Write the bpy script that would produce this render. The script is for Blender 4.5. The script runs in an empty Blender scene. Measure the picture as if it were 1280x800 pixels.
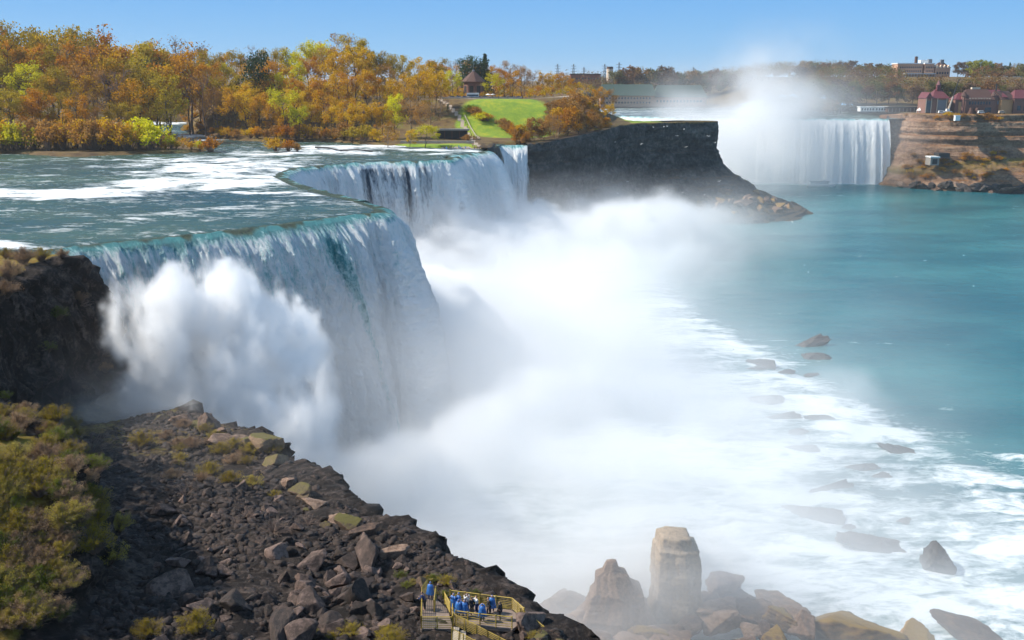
import bpy, bmesh, math, random
import numpy as np
from mathutils import Vector, Matrix

# ------------------------------------------------------------------ camera, sky, sun, exposure
S = bpy.context.scene
COL = S.collection
PITCH = math.atan(300 / 1200)
CAMZ = 86.0
cam_data = bpy.data.cameras.new('camera')
cam = bpy.data.objects.new('camera', cam_data)
COL.objects.link(cam)
cam.location = (0, 0, CAMZ)
cam.rotation_euler = (math.pi / 2 - PITCH, 0, 0)
cam_data.sensor_width = 36
cam_data.lens = 36 * 1200 / 1280
cam_data.clip_start = 0.5
cam_data.clip_end = 30000
S.camera = cam

SUN_EL = math.radians(44)
SUN_AZ = math.radians(-84)         # from +Y, clockwise positive: the sun stands to the left
sd = Vector((math.sin(SUN_AZ) * math.cos(SUN_EL), math.cos(SUN_AZ) * math.cos(SUN_EL), math.sin(SUN_EL)))
w = bpy.data.worlds.new('World'); S.world = w; w.use_nodes = True
nt = w.node_tree
sky = nt.nodes.new('ShaderNodeTexSky'); sky.sky_type = 'NISHITA'; sky.sun_disc = False
sky.sun_elevation = SUN_EL; sky.sun_rotation = SUN_AZ
sky.altitude = 200; sky.air_density = 1.0; sky.dust_density = 0.0; sky.ozone_density = 4.0
hz = nt.nodes.new('ShaderNodeTexCoord'); sp = nt.nodes.new('ShaderNodeSeparateXYZ'); nt.links.new(hz.outputs['Generated'], sp.inputs[0])
cr = nt.nodes.new('ShaderNodeValToRGB'); nt.links.new(sp.outputs[2], cr.inputs[0])
cr.color_ramp.elements[0].position = 0.0; cr.color_ramp.elements[0].color = (2.7, 5.7, 9.0, 1)
cr.color_ramp.elements[1].position = 0.09; cr.color_ramp.elements[1].color = (1.5, 4.3, 8.8, 1)
e3 = cr.color_ramp.elements.new(0.35); e3.color = (2.5, 4.3, 6.9, 1)
mx = nt.nodes.new('ShaderNodeMix'); mx.data_type = 'RGBA'; mx.inputs[0].default_value = 0.88
nt.links.new(sky.outputs[0], mx.inputs[6]); nt.links.new(cr.outputs[0], mx.inputs[7])
nt.links.new(mx.outputs[2], nt.nodes['Background'].inputs[0])
nt.nodes['Background'].inputs[1].default_value = 0.076
sl = bpy.data.lights.new('sun', 'SUN'); sl.energy = 5.0; sl.angle = math.radians(0.5); sl.color = (1, 0.93, 0.82)
so = bpy.data.objects.new('sun', sl); COL.objects.link(so)
so.rotation_euler = sd.to_track_quat('Z', 'Y').to_euler()
S.view_settings.view_transform = 'Standard'; S.view_settings.look = 'None'
S.view_settings.exposure = 0.45; S.view_settings.gamma = 1
C = S.cycles
C.use_denoising = True
try: C.denoiser = 'OPENIMAGEDENOISE'; C.denoising_prefilter = 'ACCURATE'
except Exception: pass
C.use_adaptive_sampling = True; C.adaptive_threshold = 0.03
C.max_bounces = 16; C.diffuse_bounces = 3; C.glossy_bounces = 2; C.transmission_bounces = 3
C.volume_bounces = 14; C.transparent_max_bounces = 8
C.volume_step_rate = 2.0; C.volume_max_steps = 256
C.caustics_reflective = False; C.caustics_refractive = False
C.sample_clamp_indirect = 4

# ------------------------------------------------------------------ survey helper: a sight line cut by a level or a distance
def U(px, py, z=None, d=None):
    c = (px - 640) / 1200; v = (400 - py) / 1200
    dx, dy, dz = c, math.cos(PITCH) + v * math.sin(PITCH), -math.sin(PITCH) + v * math.cos(PITCH)
    t = (z - CAMZ) / dz if z is not None else d / dy
    return Vector((dx * t, dy * t, CAMZ + dz * t))

# ------------------------------------------------------------------ noise
def _h(ix, iy, iz, seed):
    n = (ix * 374761393 + iy * 668265263 + iz * 2147483647 + seed * 974711) & 0xffffffff
    n = ((n ^ (n >> 13)) * 1274126177) & 0xffffffff
    n = ((n ^ (n >> 16)) * 2246822519) & 0xffffffff
    return ((n ^ (n >> 15)) & 0xffffff) / 16777215.0
def vnoise(x, y, z=0.0, seed=0):
    x, y, z = np.broadcast_arrays(np.asarray(x, float), np.asarray(y, float), np.asarray(z, float))
    ix, iy, iz = np.floor(x).astype(np.int64), np.floor(y).astype(np.int64), np.floor(z).astype(np.int64)
    fx, fy, fz = x - ix, y - iy, z - iz
    fx = fx * fx * (3 - 2 * fx); fy = fy * fy * (3 - 2 * fy); fz = fz * fz * (3 - 2 * fz)
    r = 0
    for dz in (0, 1):
        wz = fz if dz else 1 - fz
        for dy in (0, 1):
            wy = fy if dy else 1 - fy
            r = r + wz * wy * (_h(ix, iy + dy, iz + dz, seed) * (1 - fx) + _h(ix + 1, iy + dy, iz + dz, seed) * fx)
    return r * 2 - 1
def fbm(x, y, z=0.0, oct=4, seed=0, gain=0.5, ridged=False):
    a, s, r = 1.0, 0.0, 0.0
    for o in range(oct):
        k = 2.03 ** o
        n = vnoise(np.asarray(x) * k + 17.3 * o, np.asarray(y) * k - 9.1 * o, np.asarray(z) * k + 4.7 * o, seed + o)
        if ridged: n = 1 - 2 * np.abs(n)
        r = r + a * n; s += a; a *= gain
    return r / s
def sst(a, b, x):
    t = np.clip((np.asarray(x, float) - a) / (b - a), 0, 1)
    return t * t * (3 - 2 * t)
def poly_dist(P, x, y):
    """distance to an open polyline, side (+ = left of travel), fraction of arc length"""
    x = np.asarray(x, float); y = np.asarray(y, float)
    best = np.full(x.shape, 1e18); side = np.zeros(x.shape); arc = np.zeros(x.shape)
    L = 0
    for (a, b) in zip(P[:-1], P[1:]):
        ax, ay, bx, by = a[0], a[1], b[0], b[1]
        ex, ey = bx - ax, by - ay; l2 = ex * ex + ey * ey; l = math.sqrt(l2)
        t = np.clip(((x - ax) * ex + (y - ay) * ey) / l2, 0, 1)
        d2 = (x - ax - t * ex) ** 2 + (y - ay - t * ey) ** 2
        m = d2 < best - 1e-9
        cr = ex * (y - ay) - ey * (x - ax)
        best = np.where(m, d2, best); side = np.where(m, np.sign(cr), side); arc = np.where(m, L + t * l, arc)
        L += l
    return np.sqrt(best), side, arc / L
def inside(P, x, y):
    x = np.asarray(x, float); y = np.asarray(y, float); c = np.zeros(x.shape, bool)
    n = len(P)
    for i in range(n):
        x1, y1 = P[i][0], P[i][1]; x2, y2 = P[(i + 1) % n][0], P[(i + 1) % n][1]
        if y1 == y2: continue
        c ^= ((y1 > y) != (y2 > y)) & (x < (x2 - x1) * (y - y1) / (y2 - y1) + x1)
    return c

# ------------------------------------------------------------------ materials
def new_mat(name):
    m = bpy.data.materials.new(name); m.use_nodes = True
    return m, m.node_tree, m.node_tree.nodes['Principled BSDF']
def N(t, typ, **kw):
    n = t.nodes.new(typ)
    for k, v in kw.items():
        if k.startswith('i_'):
            key = k[2:]; n.inputs[int(key) if key.isdigit() else key].default_value = v
        else: setattr(n, k, v)
    return n
def ramp(t, src, stops):
    r = t.nodes.new('ShaderNodeValToRGB'); e = r.color_ramp.elements
    while len(e) < len(stops): e.new(0.5)
    for el, (p, c) in zip(e, stops):
        el.position = p; el.color = (c[0], c[1], c[2], 1) if not isinstance(c, (int, float)) else (c, c, c, 1)
    t.links.new(src, r.inputs[0]); return r.outputs[0]
def noise(t, scale, detail=5, rough=0.6, stretch=None, attr=None, dist=0.0):
    tc = t.nodes.new('ShaderNodeTexCoord') if attr is None else None
    src = tc.outputs['Object'] if attr is None else attr
    if stretch:
        mp = N(t, 'ShaderNodeMapping'); mp.inputs['Scale'].default_value = stretch
        t.links.new(src, mp.inputs[0]); src = mp.outputs[0]
    n = N(t, 'ShaderNodeTexNoise'); n.inputs['Scale'].default_value = scale
    n.inputs['Detail'].default_value = detail; n.inputs['Roughness'].default_value = rough
    n.inputs['Distortion'].default_value = dist
    t.links.new(src, n.inputs['Vector']); return n.outputs['Fac']
def mixc(t, fac, a, b, mode='MIX'):
    m = N(t, 'ShaderNodeMix', data_type='RGBA', blend_type=mode)
    for i, v in ((0, fac), (6, a), (7, b)):
        if hasattr(v, 'is_output'): t.links.new(v, m.inputs[i])
        elif i == 0: m.inputs[0].default_value = v
        else: m.inputs[i].default_value = (*v, 1)
    return m.outputs[2]
def mth(t, op, a, b=0.0, clamp=False):
    m = N(t, 'ShaderNodeMath', operation=op, use_clamp=clamp)
    for i, v in ((0, a), (1, b)):
        if hasattr(v, 'is_output'): t.links.new(v, m.inputs[i])
        else: m.inputs[i].default_value = v
    return m.outputs[0]
def attr(t, name):
    return N(t, 'ShaderNodeAttribute', attribute_name=name).outputs['Fac']
def bump(t, b, h, strength, dist):
    n = N(t, 'ShaderNodeBump'); n.inputs['Strength'].default_value = strength; n.inputs['Distance'].default_value = dist
    t.links.new(h, n.inputs['Height']); t.links.new(n.outputs[0], b.inputs['Normal'])
def simple(name, col, rough=0.7, var=0.25, scale=3.0, metallic=0.0, bmp=0.0, stretch=None):
    m, t, b = new_mat(name)
    n = noise(t, scale, 5, 0.65, stretch)
    c2 = tuple(min(1, c * (1 + var)) for c in col); c1 = tuple(c * (1 - var) for c in col)
    t.links.new(ramp(t, n, [(0.3, c1), (0.7, c2)]), b.inputs['Base Color'])
    b.inputs['Roughness'].default_value = rough; b.inputs['Metallic'].default_value = metallic
    if bmp: bump(t, b, n, 0.6, bmp)
    return m

# ------------------------------------------------------------------ object helpers
def tag(o, label=None, cat=None, group=None, kind=None):
    if label: o['label'] = label
    if cat: o['category'] = cat
    if group: o['group'] = group
    if kind: o['kind'] = kind
    return o
def link(name, me, m=None, parent=None):
    o = bpy.data.objects.new(name, me); COL.objects.link(o)
    if m is not None and me is not None:
        me.materials.clear()
        for q in (m if isinstance(m, (list, tuple)) else [m]): me.materials.append(q)
    if parent is not None: o.parent = parent
    return o
def mesh_np(name, verts, faces, smooth=True, attrs=None):
    verts = np.asarray(verts, dtype=np.float32); faces = np.asarray(faces, dtype=np.int32)
    me = bpy.data.meshes.new(name)
    nf, k = faces.shape
    me.vertices.add(len(verts)); me.vertices.foreach_set('co', verts.ravel())
    me.loops.add(nf * k); me.loops.foreach_set('vertex_index', faces.ravel())
    me.polygons.add(nf); me.polygons.foreach_set('loop_start', np.arange(0, nf * k, k, dtype=np.int32))
    me.polygons.foreach_set('loop_total', np.full(nf, k, dtype=np.int32))
    me.update(calc_edges=True)
    if smooth: me.polygons.foreach_set('use_smooth', np.ones(nf, dtype=bool))
    for n, v in (attrs or {}).items():
        a = me.attributes.new(n, 'FLOAT', 'POINT'); a.data.foreach_set('value', np.asarray(v, dtype=np.float32).ravel())
    return me
def grid_faces(nu, nv, mask=None):
    i = np.arange(nu * nv).reshape(nv, nu)
    f = np.stack([i[:-1, :-1], i[:-1, 1:], i[1:, 1:], i[1:, :-1]], -1).reshape(-1, 4)
    return f[mask.ravel()] if mask is not None else f
def compact(verts, faces, attrs=None):
    used = np.unique(faces); remap = np.full(len(verts), -1); remap[used] = np.arange(len(used))
    return verts[used], remap[faces], {k: np.asarray(v).ravel()[used] for k, v in (attrs or {}).items()}
def resample(P, n):
    P = [Vector(p).to_3d() if len(p) == 3 else Vector((p[0], p[1], 0)) for p in P]
    A = np.array([tuple(p) for p in P]); seg = np.linalg.norm(np.diff(A[:, :2], axis=0), axis=1)
    s = np.concatenate([[0], np.cumsum(seg)]); q = np.linspace(0, s[-1], n)
    return np.stack([np.interp(q, s, A[:, k]) for k in range(3)], -1), q
def smooth1(a, k):
    if k < 2: return a
    p = np.pad(a, ((k, k), (0, 0)), mode='edge'); ker = np.hanning(2 * k + 1); ker /= ker.sum()
    return np.stack([np.convolve(p[:, j], ker, mode='valid') for j in range(a.shape[1])], -1)
def normals2(P, k):
    T = np.gradient(P[:, :2], axis=0); T = smooth1(T, k); T /= np.linalg.norm(T, axis=1)[:, None] + 1e-9
    return np.stack([T[:, 1], -T[:, 0]], -1)      # right of travel
def axis(pts):
    """graded axis: list of (start, step) ... end"""
    out = []
    for (a, st), (b, _) in zip(pts[:-1], pts[1:]):
        out += list(np.arange(a, b, st))
    return np.array(out + [pts[-1][0]])
# ------------------------------------------------------------------ water materials
def water_mat(name, deep, green, foamcol, wave, rough, bstr, foam_scale, stretch):
    m, t, b = new_mat(name)
    fo = attr(t, 'foam')
    n1 = noise(t, foam_scale, 8, 0.72, stretch, dist=0.6)
    n2 = noise(t, foam_scale * 4.5, 6, 0.7, stretch, dist=0.3)
    nn = mth(t, 'ADD', mth(t, 'MULTIPLY', n1, 0.65), mth(t, 'MULTIPLY', n2, 0.35))
    nn = mth(t, 'ADD', mth(t, 'MULTIPLY', mth(t, 'SUBTRACT', nn, 0.5), 1.9), 0.5)
    k = mth(t, 'MULTIPLY', mth(t, 'SUBTRACT', nn, mth(t, 'SUBTRACT', 0.86, mth(t, 'MULTIPLY', fo, 0.52))), 4.0, True)
    big = noise(t, 0.02, 4, 0.6, stretch)
    col = mixc(t, ramp(t, big, [(0.35, 0.0), (0.65, 1.0)]), deep, green)
    col = mixc(t, k, col, foamcol)
    t.links.new(col, b.inputs['Base Color'])
    t.links.new(mth(t, 'ADD', rough, mth(t, 'MULTIPLY', k, 0.5)), b.inputs['Roughness'])
    b.inputs['IOR'].default_value = 1.33
    wv = noise(t, wave, 6, 0.65, stretch)
    h = mth(t, 'ADD', wv, mth(t, 'MULTIPLY', k, 0.35))
    bump(t, b, h, bstr, 1.0)
    return m
M_LOW = water_mat('lower_water', (0.014, 0.10, 0.125), (0.04, 0.175, 0.19), (0.74, 0.79, 0.81), 0.45, 0.25, 0.35, 0.16, (0.45, 1, 1))
M_UP = water_mat('upper_water', (0.012, 0.05, 0.06), (0.05, 0.10, 0.075), (0.82, 0.84, 0.84), 0.7, 0.25, 0.6, 0.35, (0.35, 1, 1))

def blobs(X, Y, L):
    r = np.zeros_like(X)
    for (x, y, rx, ry, ang, a) in L:
        c, s = math.cos(ang), math.sin(ang)
        u = ((X - x) * c + (Y - y) * s) / rx; v = (-(X - x) * s + (Y - y) * c) / ry
        r = np.maximum(r, a * np.exp(-(u * u + v * v)))
    return r
def seg_blob(X, Y, p, q, wd, a):
    """a soft streak from p to q on the plan"""
    d, _, _ = poly_dist([p, q], X, Y)
    return a * np.exp(-(d / wd) ** 2)

# ------------------------------------------------------------------ lower river
# toe of the falls' boulder apron: foam and mist lie to its left
TOE = [(100, 60), (114, 110), (116, 150), (110, 190), (98, 217), (86, 260), (76, 316), (64, 363), (58, 420), (60, 470), (90, 540)]
xs = axis([(-900, 60), (-120, 1.6), (260, 4), (700, 30), (1600, 0)]); ys = axis([(-200, 20), (90, 1.4), (420, 3), (900, 40), (1100, 0)])
X, Y = np.meshgrid(xs, ys)
dd, sd_, ar = poly_dist(TOE, X, Y); sg = dd * np.where(sd_ > 0, -1, 1)      # + to the right (open river)
foam = np.where(sg < 0, 1.0, np.exp(-np.maximum(sg, 0) / (12 + 18 * sst(320, 120, Y))))
foam = foam * (1.02 + 0.75 * fbm(X / 30, Y / 9, 0, 5, 3, .6))
def st(a, b, wd, am):
    return seg_blob(X, Y, U(*a, z=0)[:2], U(*b, z=0)[:2], wd, am)
for a, b, wd, am in [((960, 425), (1180, 432), 2.5, .75), ((985, 470), (1150, 478), 2.5, .6), ((1040, 510), (1190, 512), 3, .6),
                     ((1080, 560), (1290, 572), 5, .95), ((1120, 600), (1290, 600), 4, .7), ((1100, 690), (1290, 690), 9, 1.1), ((1100, 760), (1290, 760), 9, 1.2),
                     ((1040, 282), (1100, 292), 6, .42), ((1075, 215), (1290, 232), 16, .7), ((1140, 235), (1290, 243), 9, .62),
                     ((985, 246), (1090, 243), 6, .75), ((1250, 290), (1275, 295), 2, .6), ((1000, 236), (1100, 230), 14, .7)]:
    foam = np.maximum(foam, st(a, b, wd, am) * (0.8 + 0.5 * fbm(X / 14, Y / 9, 0, 3, 8)))
foam = np.maximum(foam, 0.22 + 0.2 * fbm(X / 60, Y / 25, 0, 3, 5))
foam = np.maximum(foam, sst(790, 835, Y) * 1.1 * sst(400, 310, X))
Z = 0.35 * fbm(X / 5, Y / 4, 0, 4, 2) * (0.35 + foam) + 1.2 * foam * sst(12, -8, sg) * (0.5 + 0.5 * fbm(X / 9, Y / 7, 0, 4, 6))
V = np.stack([X, Y, Z], -1).reshape(-1, 3)
lower_river = link('river', mesh_np('river', V, grid_faces(len(xs), len(ys)), True, {'foam': np.clip(foam, 0, 1.45)}), M_LOW)
tag(lower_river, kind='structure')

# ------------------------------------------------------------------ brinks of the falls (plan, level 54)
Z1 = 54.0
def pts(L, z=Z1): return [tuple(U(a, b, z=z)[:2]) for a, b in L]
A_L = U(70, 312, z=Z1); 
BR_A = [(-98, 176)] + pts([(78, 311), (140, 303), (200, 297), (262, 291), (330, 283), (400, 274), (445, 268), (476, 265)])
NOTCH = pts([(484, 260), (455, 250), (410, 240), (375, 230), (352, 219)])
BR_B = pts([(372, 209), (400, 206), (450, 203), (500, 201), (561, 199)])
BR_C = pts([(560, 195), (585, 192), (604, 190), (610, 188)])
BRINK = BR_A + NOTCH + BR_B + BR_C
SHORE_M = pts([(232, 152), (237, 166), (275, 174), (300, 176), (350, 178), (400, 177), (470, 182), (540, 185), (585, 186), (600, 186)])
BRIDAL = pts([(621, 181.5), (640, 181), (659, 181)])
CL = [BRIDAL[-1], (18, 500), (30, 522), (52, 556), (66, 600), (84, 622), (112, 640), (136, 655)]
ISLAND_POLY = SHORE_M + pts([(612, 187), (620, 184)]) + [BRIDAL[0], (BRIDAL[0][0], BRIDAL[0][1] + 9), (BRIDAL[-1][0], BRIDAL[-1][1] + 9)] + CL + [(139, 664), (118, 682), (92, 702), (86, 790), (40, 800), (-100, 980), (-520, 980), (-520, 790), (-300, 776)]
SHORE_L = pts([(-400, 205), (-100, 196), (0, 192), (60, 195), (100, 196), (150, 194), (190, 193), (225, 192), (263, 189)])
LEFT_POLY = SHORE_L + pts([(250, 183), (215, 174), (170, 163), (140, 158)]) + [(-330, 720), (-420, 980), (-1500, 980), (-1500, 300)]

# ------------------------------------------------------------------ upper river
xs = axis([(-800, 12), (-330, 2.0), (24, 0)]); ys = axis([(166, 1.0), (260, 1.6), (620, 6), (1000, 0)])
X, Y = np.meshgrid(xs, ys); X0, Y0 = X, Y
db, sb, _ = poly_dist(BRINK, X, Y); sgn = db * np.where(sb > 0, 1, -1)        # + = upstream
f = 0.56 + 0.36 * fbm(X / 26, Y / 9, 0, 5, 11, .6)
XW, YW = X + 9 * fbm(X / 22, Y / 9, 0, 4, 33), Y + 6.5 * fbm(X / 16, Y / 9, 0, 5, 35, .6)
def st2(a, b, wd, am):
    return seg_blob(XW, YW, U(*a, z=Z1)[:2], U(*b, z=Z1)[:2], wd, am)
for a, b, wd, am in [((-80, 244), (110, 243), 11, 1.1), ((90, 242), (300, 231), 9, 1.05), ((200, 230), (345, 226), 13, 1.1), ((265, 214), (365, 214), 20, 1.05), ((240, 204), (330, 206), 20, .9), ((230, 198), (300, 200), 18, .8), ((300, 240), (400, 244), 3, .9),
                     ((80, 270), (230, 264), 5, .74), ((60, 285), (150, 275), 6, .66), ((200, 262), (330, 258), 6, .62), ((-40, 300), (60, 310), 4, .85), ((250, 275), (400, 262), 3, .55),
                     ((120, 208), (155, 208), 6, .85), ((155, 216), (180, 215), 6, .85), ((35, 220), (70, 219), 5, .8), ((160, 200), (185, 201), 6, .75), ((60, 226), (120, 224), 5, .62),
                     ((155, 155), (190, 154), 14, 1.0), ((205, 155), (232, 154), 12, 1.0), ((205, 172), (245, 170), 9, 1.0), ((255, 175), (290, 174), 8, .8), ((330, 192), (430, 188), 12, .95), ((400, 184), (480, 183), 10, 1.05), ((400, 192), (470, 193), 8, .9), ((355, 200), (380, 197), 8, .9),
                     ((490, 186), (550, 189), 8, .85), ((560, 188), (610, 190), 7, 1.0), ((540, 193), (570, 190), 4, .9)]:
    f = np.maximum(f, st2(a, b, wd * (2.1 if am >= .9 and wd > 8 else 1.3), am * 1.38) * (0.85 + 0.5 * fbm(X / 9, Y / 6, 0, 3, 18)))
f = np.clip(f, 0, 1.6)
step = 0.8 * fbm(X / 26, Y / 11, 0, 3, 31)
Z = Z1 + 0.0 * X + (0.5 * fbm(X / 5.0, Y / 2.6, 0, 5, 12, .6) + 0.45 * np.clip(f - .5, 0, 1) * (fbm(X / 5, Y / 4, 0, 4, 14) + .6) + step * .4) * sst(1, 14, db) - 0.02
Z = Z - 0.9 * sst(5, 0, sgn)
P = BRINK
ok = (sgn > -0.5) | (Y > 505)
# beyond the brink's ends keep what lies upstream of the near bank and of the island
ok &= ~((X > -12) & (Y < 470) )
okf = ok[:-1, :-1] & ok[1:, 1:] & ok[:-1, 1:] & ok[1:, :-1]
V = np.stack([X, Y, Z], -1).reshape(-1, 3)
V, F, At = compact(V, grid_faces(len(xs), len(ys), okf), {'foam': f})
upper_river = link('upper_river', mesh_np('upper_river', V, F, True, At), M_UP)
tag(upper_river, kind='structure')

# ------------------------------------------------------------------ falls
def falls_mat():
    m, t, b = new_mat('falling_water')
    wh = attr(t, 'white'); dk = attr(t, 'gap'); lp = attr(t, 'lip')
    u = N(t, 'ShaderNodeAttribute', attribute_name='suv').outputs['Vector']
    n1 = noise(t, 0.55, 6, 0.7, (1, 0.12, 1), u, 0.4)
    n2 = noise(t, 1.7, 8, 0.78, (1, 0.28, 1), u, 0.7)
    n3 = noise(t, 1.3, 8, 0.8, (1, 0.75, 1), u, 0.5)
    nn = mth(t, 'ADD', mth(t, 'ADD', mth(t, 'MULTIPLY', n1, 0.35), mth(t, 'MULTIPLY', n2, 0.35)), mth(t, 'MULTIPLY', n3, 0.30))
    nn = mth(t, 'ADD', mth(t, 'MULTIPLY', mth(t, 'SUBTRACT', nn, 0.5), 2.0), 0.5)
    k = mth(t, 'MULTIPLY', mth(t, 'SUBTRACT', mth(t, 'ADD', nn, wh), 0.66), 2.6, True)
    col = ramp(t, k, [(0.0, (0.07, 0.29, 0.31)), (0.28, (0.36, 0.62, 0.62)), (0.65, (0.80, 0.86, 0.87)), (1.0, (0.93, 0.94, 0.94))])
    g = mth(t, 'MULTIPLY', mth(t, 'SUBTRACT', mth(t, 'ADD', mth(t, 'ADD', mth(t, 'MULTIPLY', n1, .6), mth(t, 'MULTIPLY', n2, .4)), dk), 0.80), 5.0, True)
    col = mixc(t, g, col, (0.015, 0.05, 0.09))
    col = mixc(t, lp, col, ramp(t, n2, [(0.4, (0.03, 0.05, 0.035)), (0.65, (0.10, 0.14, 0.07))]))
    t.links.new(col, b.inputs['Base Color'])
    b.inputs['Roughness'].default_value = 0.5; b.inputs['IOR'].default_value = 1.33
    bump(t, b, nn, 1.0, 1.6)
    return m
M_FALL = falls_mat()
def falls(name, P, label, v, back, bottom, ns, nt_, seed, ssm, gap=None, rough=1.0, white=0.55, teal=None, brow=0.0):
    A, q = resample(P, ns); A = smooth1(A, ssm); nr = normals2(A, ssm)
    A[:, :2] += nr * (rough * (1.3 * fbm(q / 9, 0, 0, 3, seed + 80) + 0.5 * fbm(q / 2.2, 0, 0, 3, seed + 81)))[:, None]
    L = q[-1]
    drop_max = Z1 - bottom
    t = np.concatenate([np.linspace(-1, 0, 14)[:-1], np.linspace(0, 1, nt_) ** 1.25])
    T, Sg = np.meshgrid(t, q, indexing='ij')
    tp = np.clip(T, 0, 1); drop = drop_max * tp
    lip = 1.0 - np.exp(-drop / 0.7)
    vv = v * (1 + 0.22 * fbm(Sg / 11, 0 * Sg, 0, 3, seed) + 0.10 * fbm(Sg / 3.0, 0 * Sg, 0, 2, seed + 4))
    out = vv * np.sqrt(drop / 4.9) * np.minimum(1, 0.35 + lip)
    out = np.where(T < 0, T * back, out)
    zz = Z1 + 0.0 - drop - 0.45 * np.clip(-T * back / 4, 0, 1) - 0.15 * np.clip(T + 1, 0, 1) ** 3
    zz = zz + 0.22 * fbm(Sg / 1.6, T * back / 2.0, 0, 3, seed + 83) * (T < .1)
    slow = sst(0, 6, drop)
    d1 = fbm(Sg / 5.5, drop / 26 + 0.02 * Sg, 0, 3, seed + 10) * 1.8
    d2 = fbm((Sg + 1.5 * fbm(Sg / 6, drop / 9, 0, 2, seed + 19)) / 2.4, drop / 8, 0, 5, seed + 20, 0.65) * 1.3
    d3 = fbm(Sg / 1.5, (drop + 2 * d2) / 2.6, 0, 5, seed + 30, 0.65, True) * 0.8 * sst(2, 16, drop)
    disp = (d1 * slow + 1.25 * d2 * (0.25 + 0.75 * slow) + 1.3 * d3 + 0.8 * np.abs(fbm(Sg / 3.2, drop / 40, 0, 3, seed + 15)) * 3 * slow) * rough
    out = out + disp * sst(-0.6, 0.1, T)
    ridge = fbm(Sg / 7.0, 0 * Sg + 3.1, 0, 3, seed + 40)
    zz = zz + (0.35 * ridge + brow) * np.exp(-((T) / 0.25) ** 2) * (T < .15)
    X = A[None, :, 0] + nr[None, :, 0] * out; Y = A[None, :, 1] + nr[None, :, 1] * out
    al = 0.5 * fbm(Sg / 2.5, drop / 6, 0, 3, seed + 50) * slow * rough
    X = X - nr[None, :, 1] * al; Y = Y + nr[None, :, 0] * al
    W = white * (0.35 + 0.65 * sst(-0.3, 3, drop * 1.0)) + 0.10 * sst(10, 40, drop) + 0.12 * fbm(Sg / 9, drop / 30, 0, 3, seed + 60)
    if teal is not None: W = W - teal(Sg / L, drop)
    G = np.zeros_like(X)
    if gap is not None: G = gap(Sg / L, drop)
    V = np.stack([X, Y, zz], -1).reshape(-1, 3)
    me = mesh_np(name, V, grid_faces(len(q), len(t)), True, {'white': W, 'gap': G, 'lip': sst(0.35, -0.5, drop + np.minimum(T, 0) * back * 0.5 + 1.6 * fbm(Sg / 3.0, T * 2, 0, 3, seed + 82))})
    a = me.attributes.new('suv', 'FLOAT_VECTOR', 'POINT')
    a.data.foreach_set('vector', np.stack([Sg, drop, 0.3 * out], -1).astype(np.float32).ravel())
    o = link(name, me, M_FALL)
    tag(o, label, 'waterfall'); return o
gs = lambda x, c, s: np.exp(-((x - c) / s) ** 2)
falls('waterfall', BR_A + NOTCH[:2], 'nearest broad waterfall with teal brink beside the dark cliff', 5.2, 5, -3, 760, 330, 5, 16,
      teal=lambda s, d: 0.13 * sst(30, 2, d) * (0.4 + gs(s, .45, .25)) + 0.30 * gs(s, .60 + 0.0016 * d, .014) * sst(1, 5, d))
falls('waterfall', NOTCH[1:] + BR_B + [(BR_B[-1][0] + 3, BR_B[-1][1] + 16)], 'second waterfall with dark blue gaps between streams, behind the near falls', 3.6, 5, 2, 700, 240, 55, 8,
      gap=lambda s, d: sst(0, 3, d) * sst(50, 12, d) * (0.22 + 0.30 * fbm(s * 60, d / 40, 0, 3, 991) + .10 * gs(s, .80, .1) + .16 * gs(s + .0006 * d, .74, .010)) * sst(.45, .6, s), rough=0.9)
falls('waterfall', BR_C, 'white waterfall between the second falls and the narrow one', 5.5, 5, 2, 260, 180, 95, 5, rough=0.8)
falls('waterfall', BRIDAL, 'narrow waterfall between the small rock islet and the dark cliff', 5.5, 7, 2, 120, 160, 135, 4, rough=0.6)
HS = [(-60, 1010), (40, 960), (105, 905), (155, 868), (225, 846), (285, 838), (322, 837)]
falls('waterfall', HS, 'huge distant curved waterfall with mist rising from it', 5, 12, -2, 620, 120, 175, 5, rough=0.3, white=0.62)
# water above the far falls
xs = axis([(-900, 40), (-100, 6), (420, 30), (1200, 0)]); ys = axis([(836, 4), (1100, 12), (1300, 0)])
X, Y = np.meshgrid(xs, ys)
d_, s_, _ = poly_dist(HS, X, Y); ok = ((s_ > 0) & (d_ > 1)) | (X > 316)
ff = 0.68 + 0.35 * fbm(X / 50, Y / 14, 0, 4, 71)
okf = ok[:-1, :-1] & ok[1:, 1:] & ok[:-1, 1:] & ok[1:, :-1]
V = np.stack([X, Y, Z1 - .1 + 0.6 * fbm(X / 12, Y / 6, 0, 3, 72) * sst(2, 20, d_)], -1).reshape(-1, 3)
V, F, At = compact(V, grid_faces(len(xs), len(ys), okf), {'foam': ff})
tag(link('distant_river', mesh_np('distant_river', V, F, True, At), M_UP), kind='structure')
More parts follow.
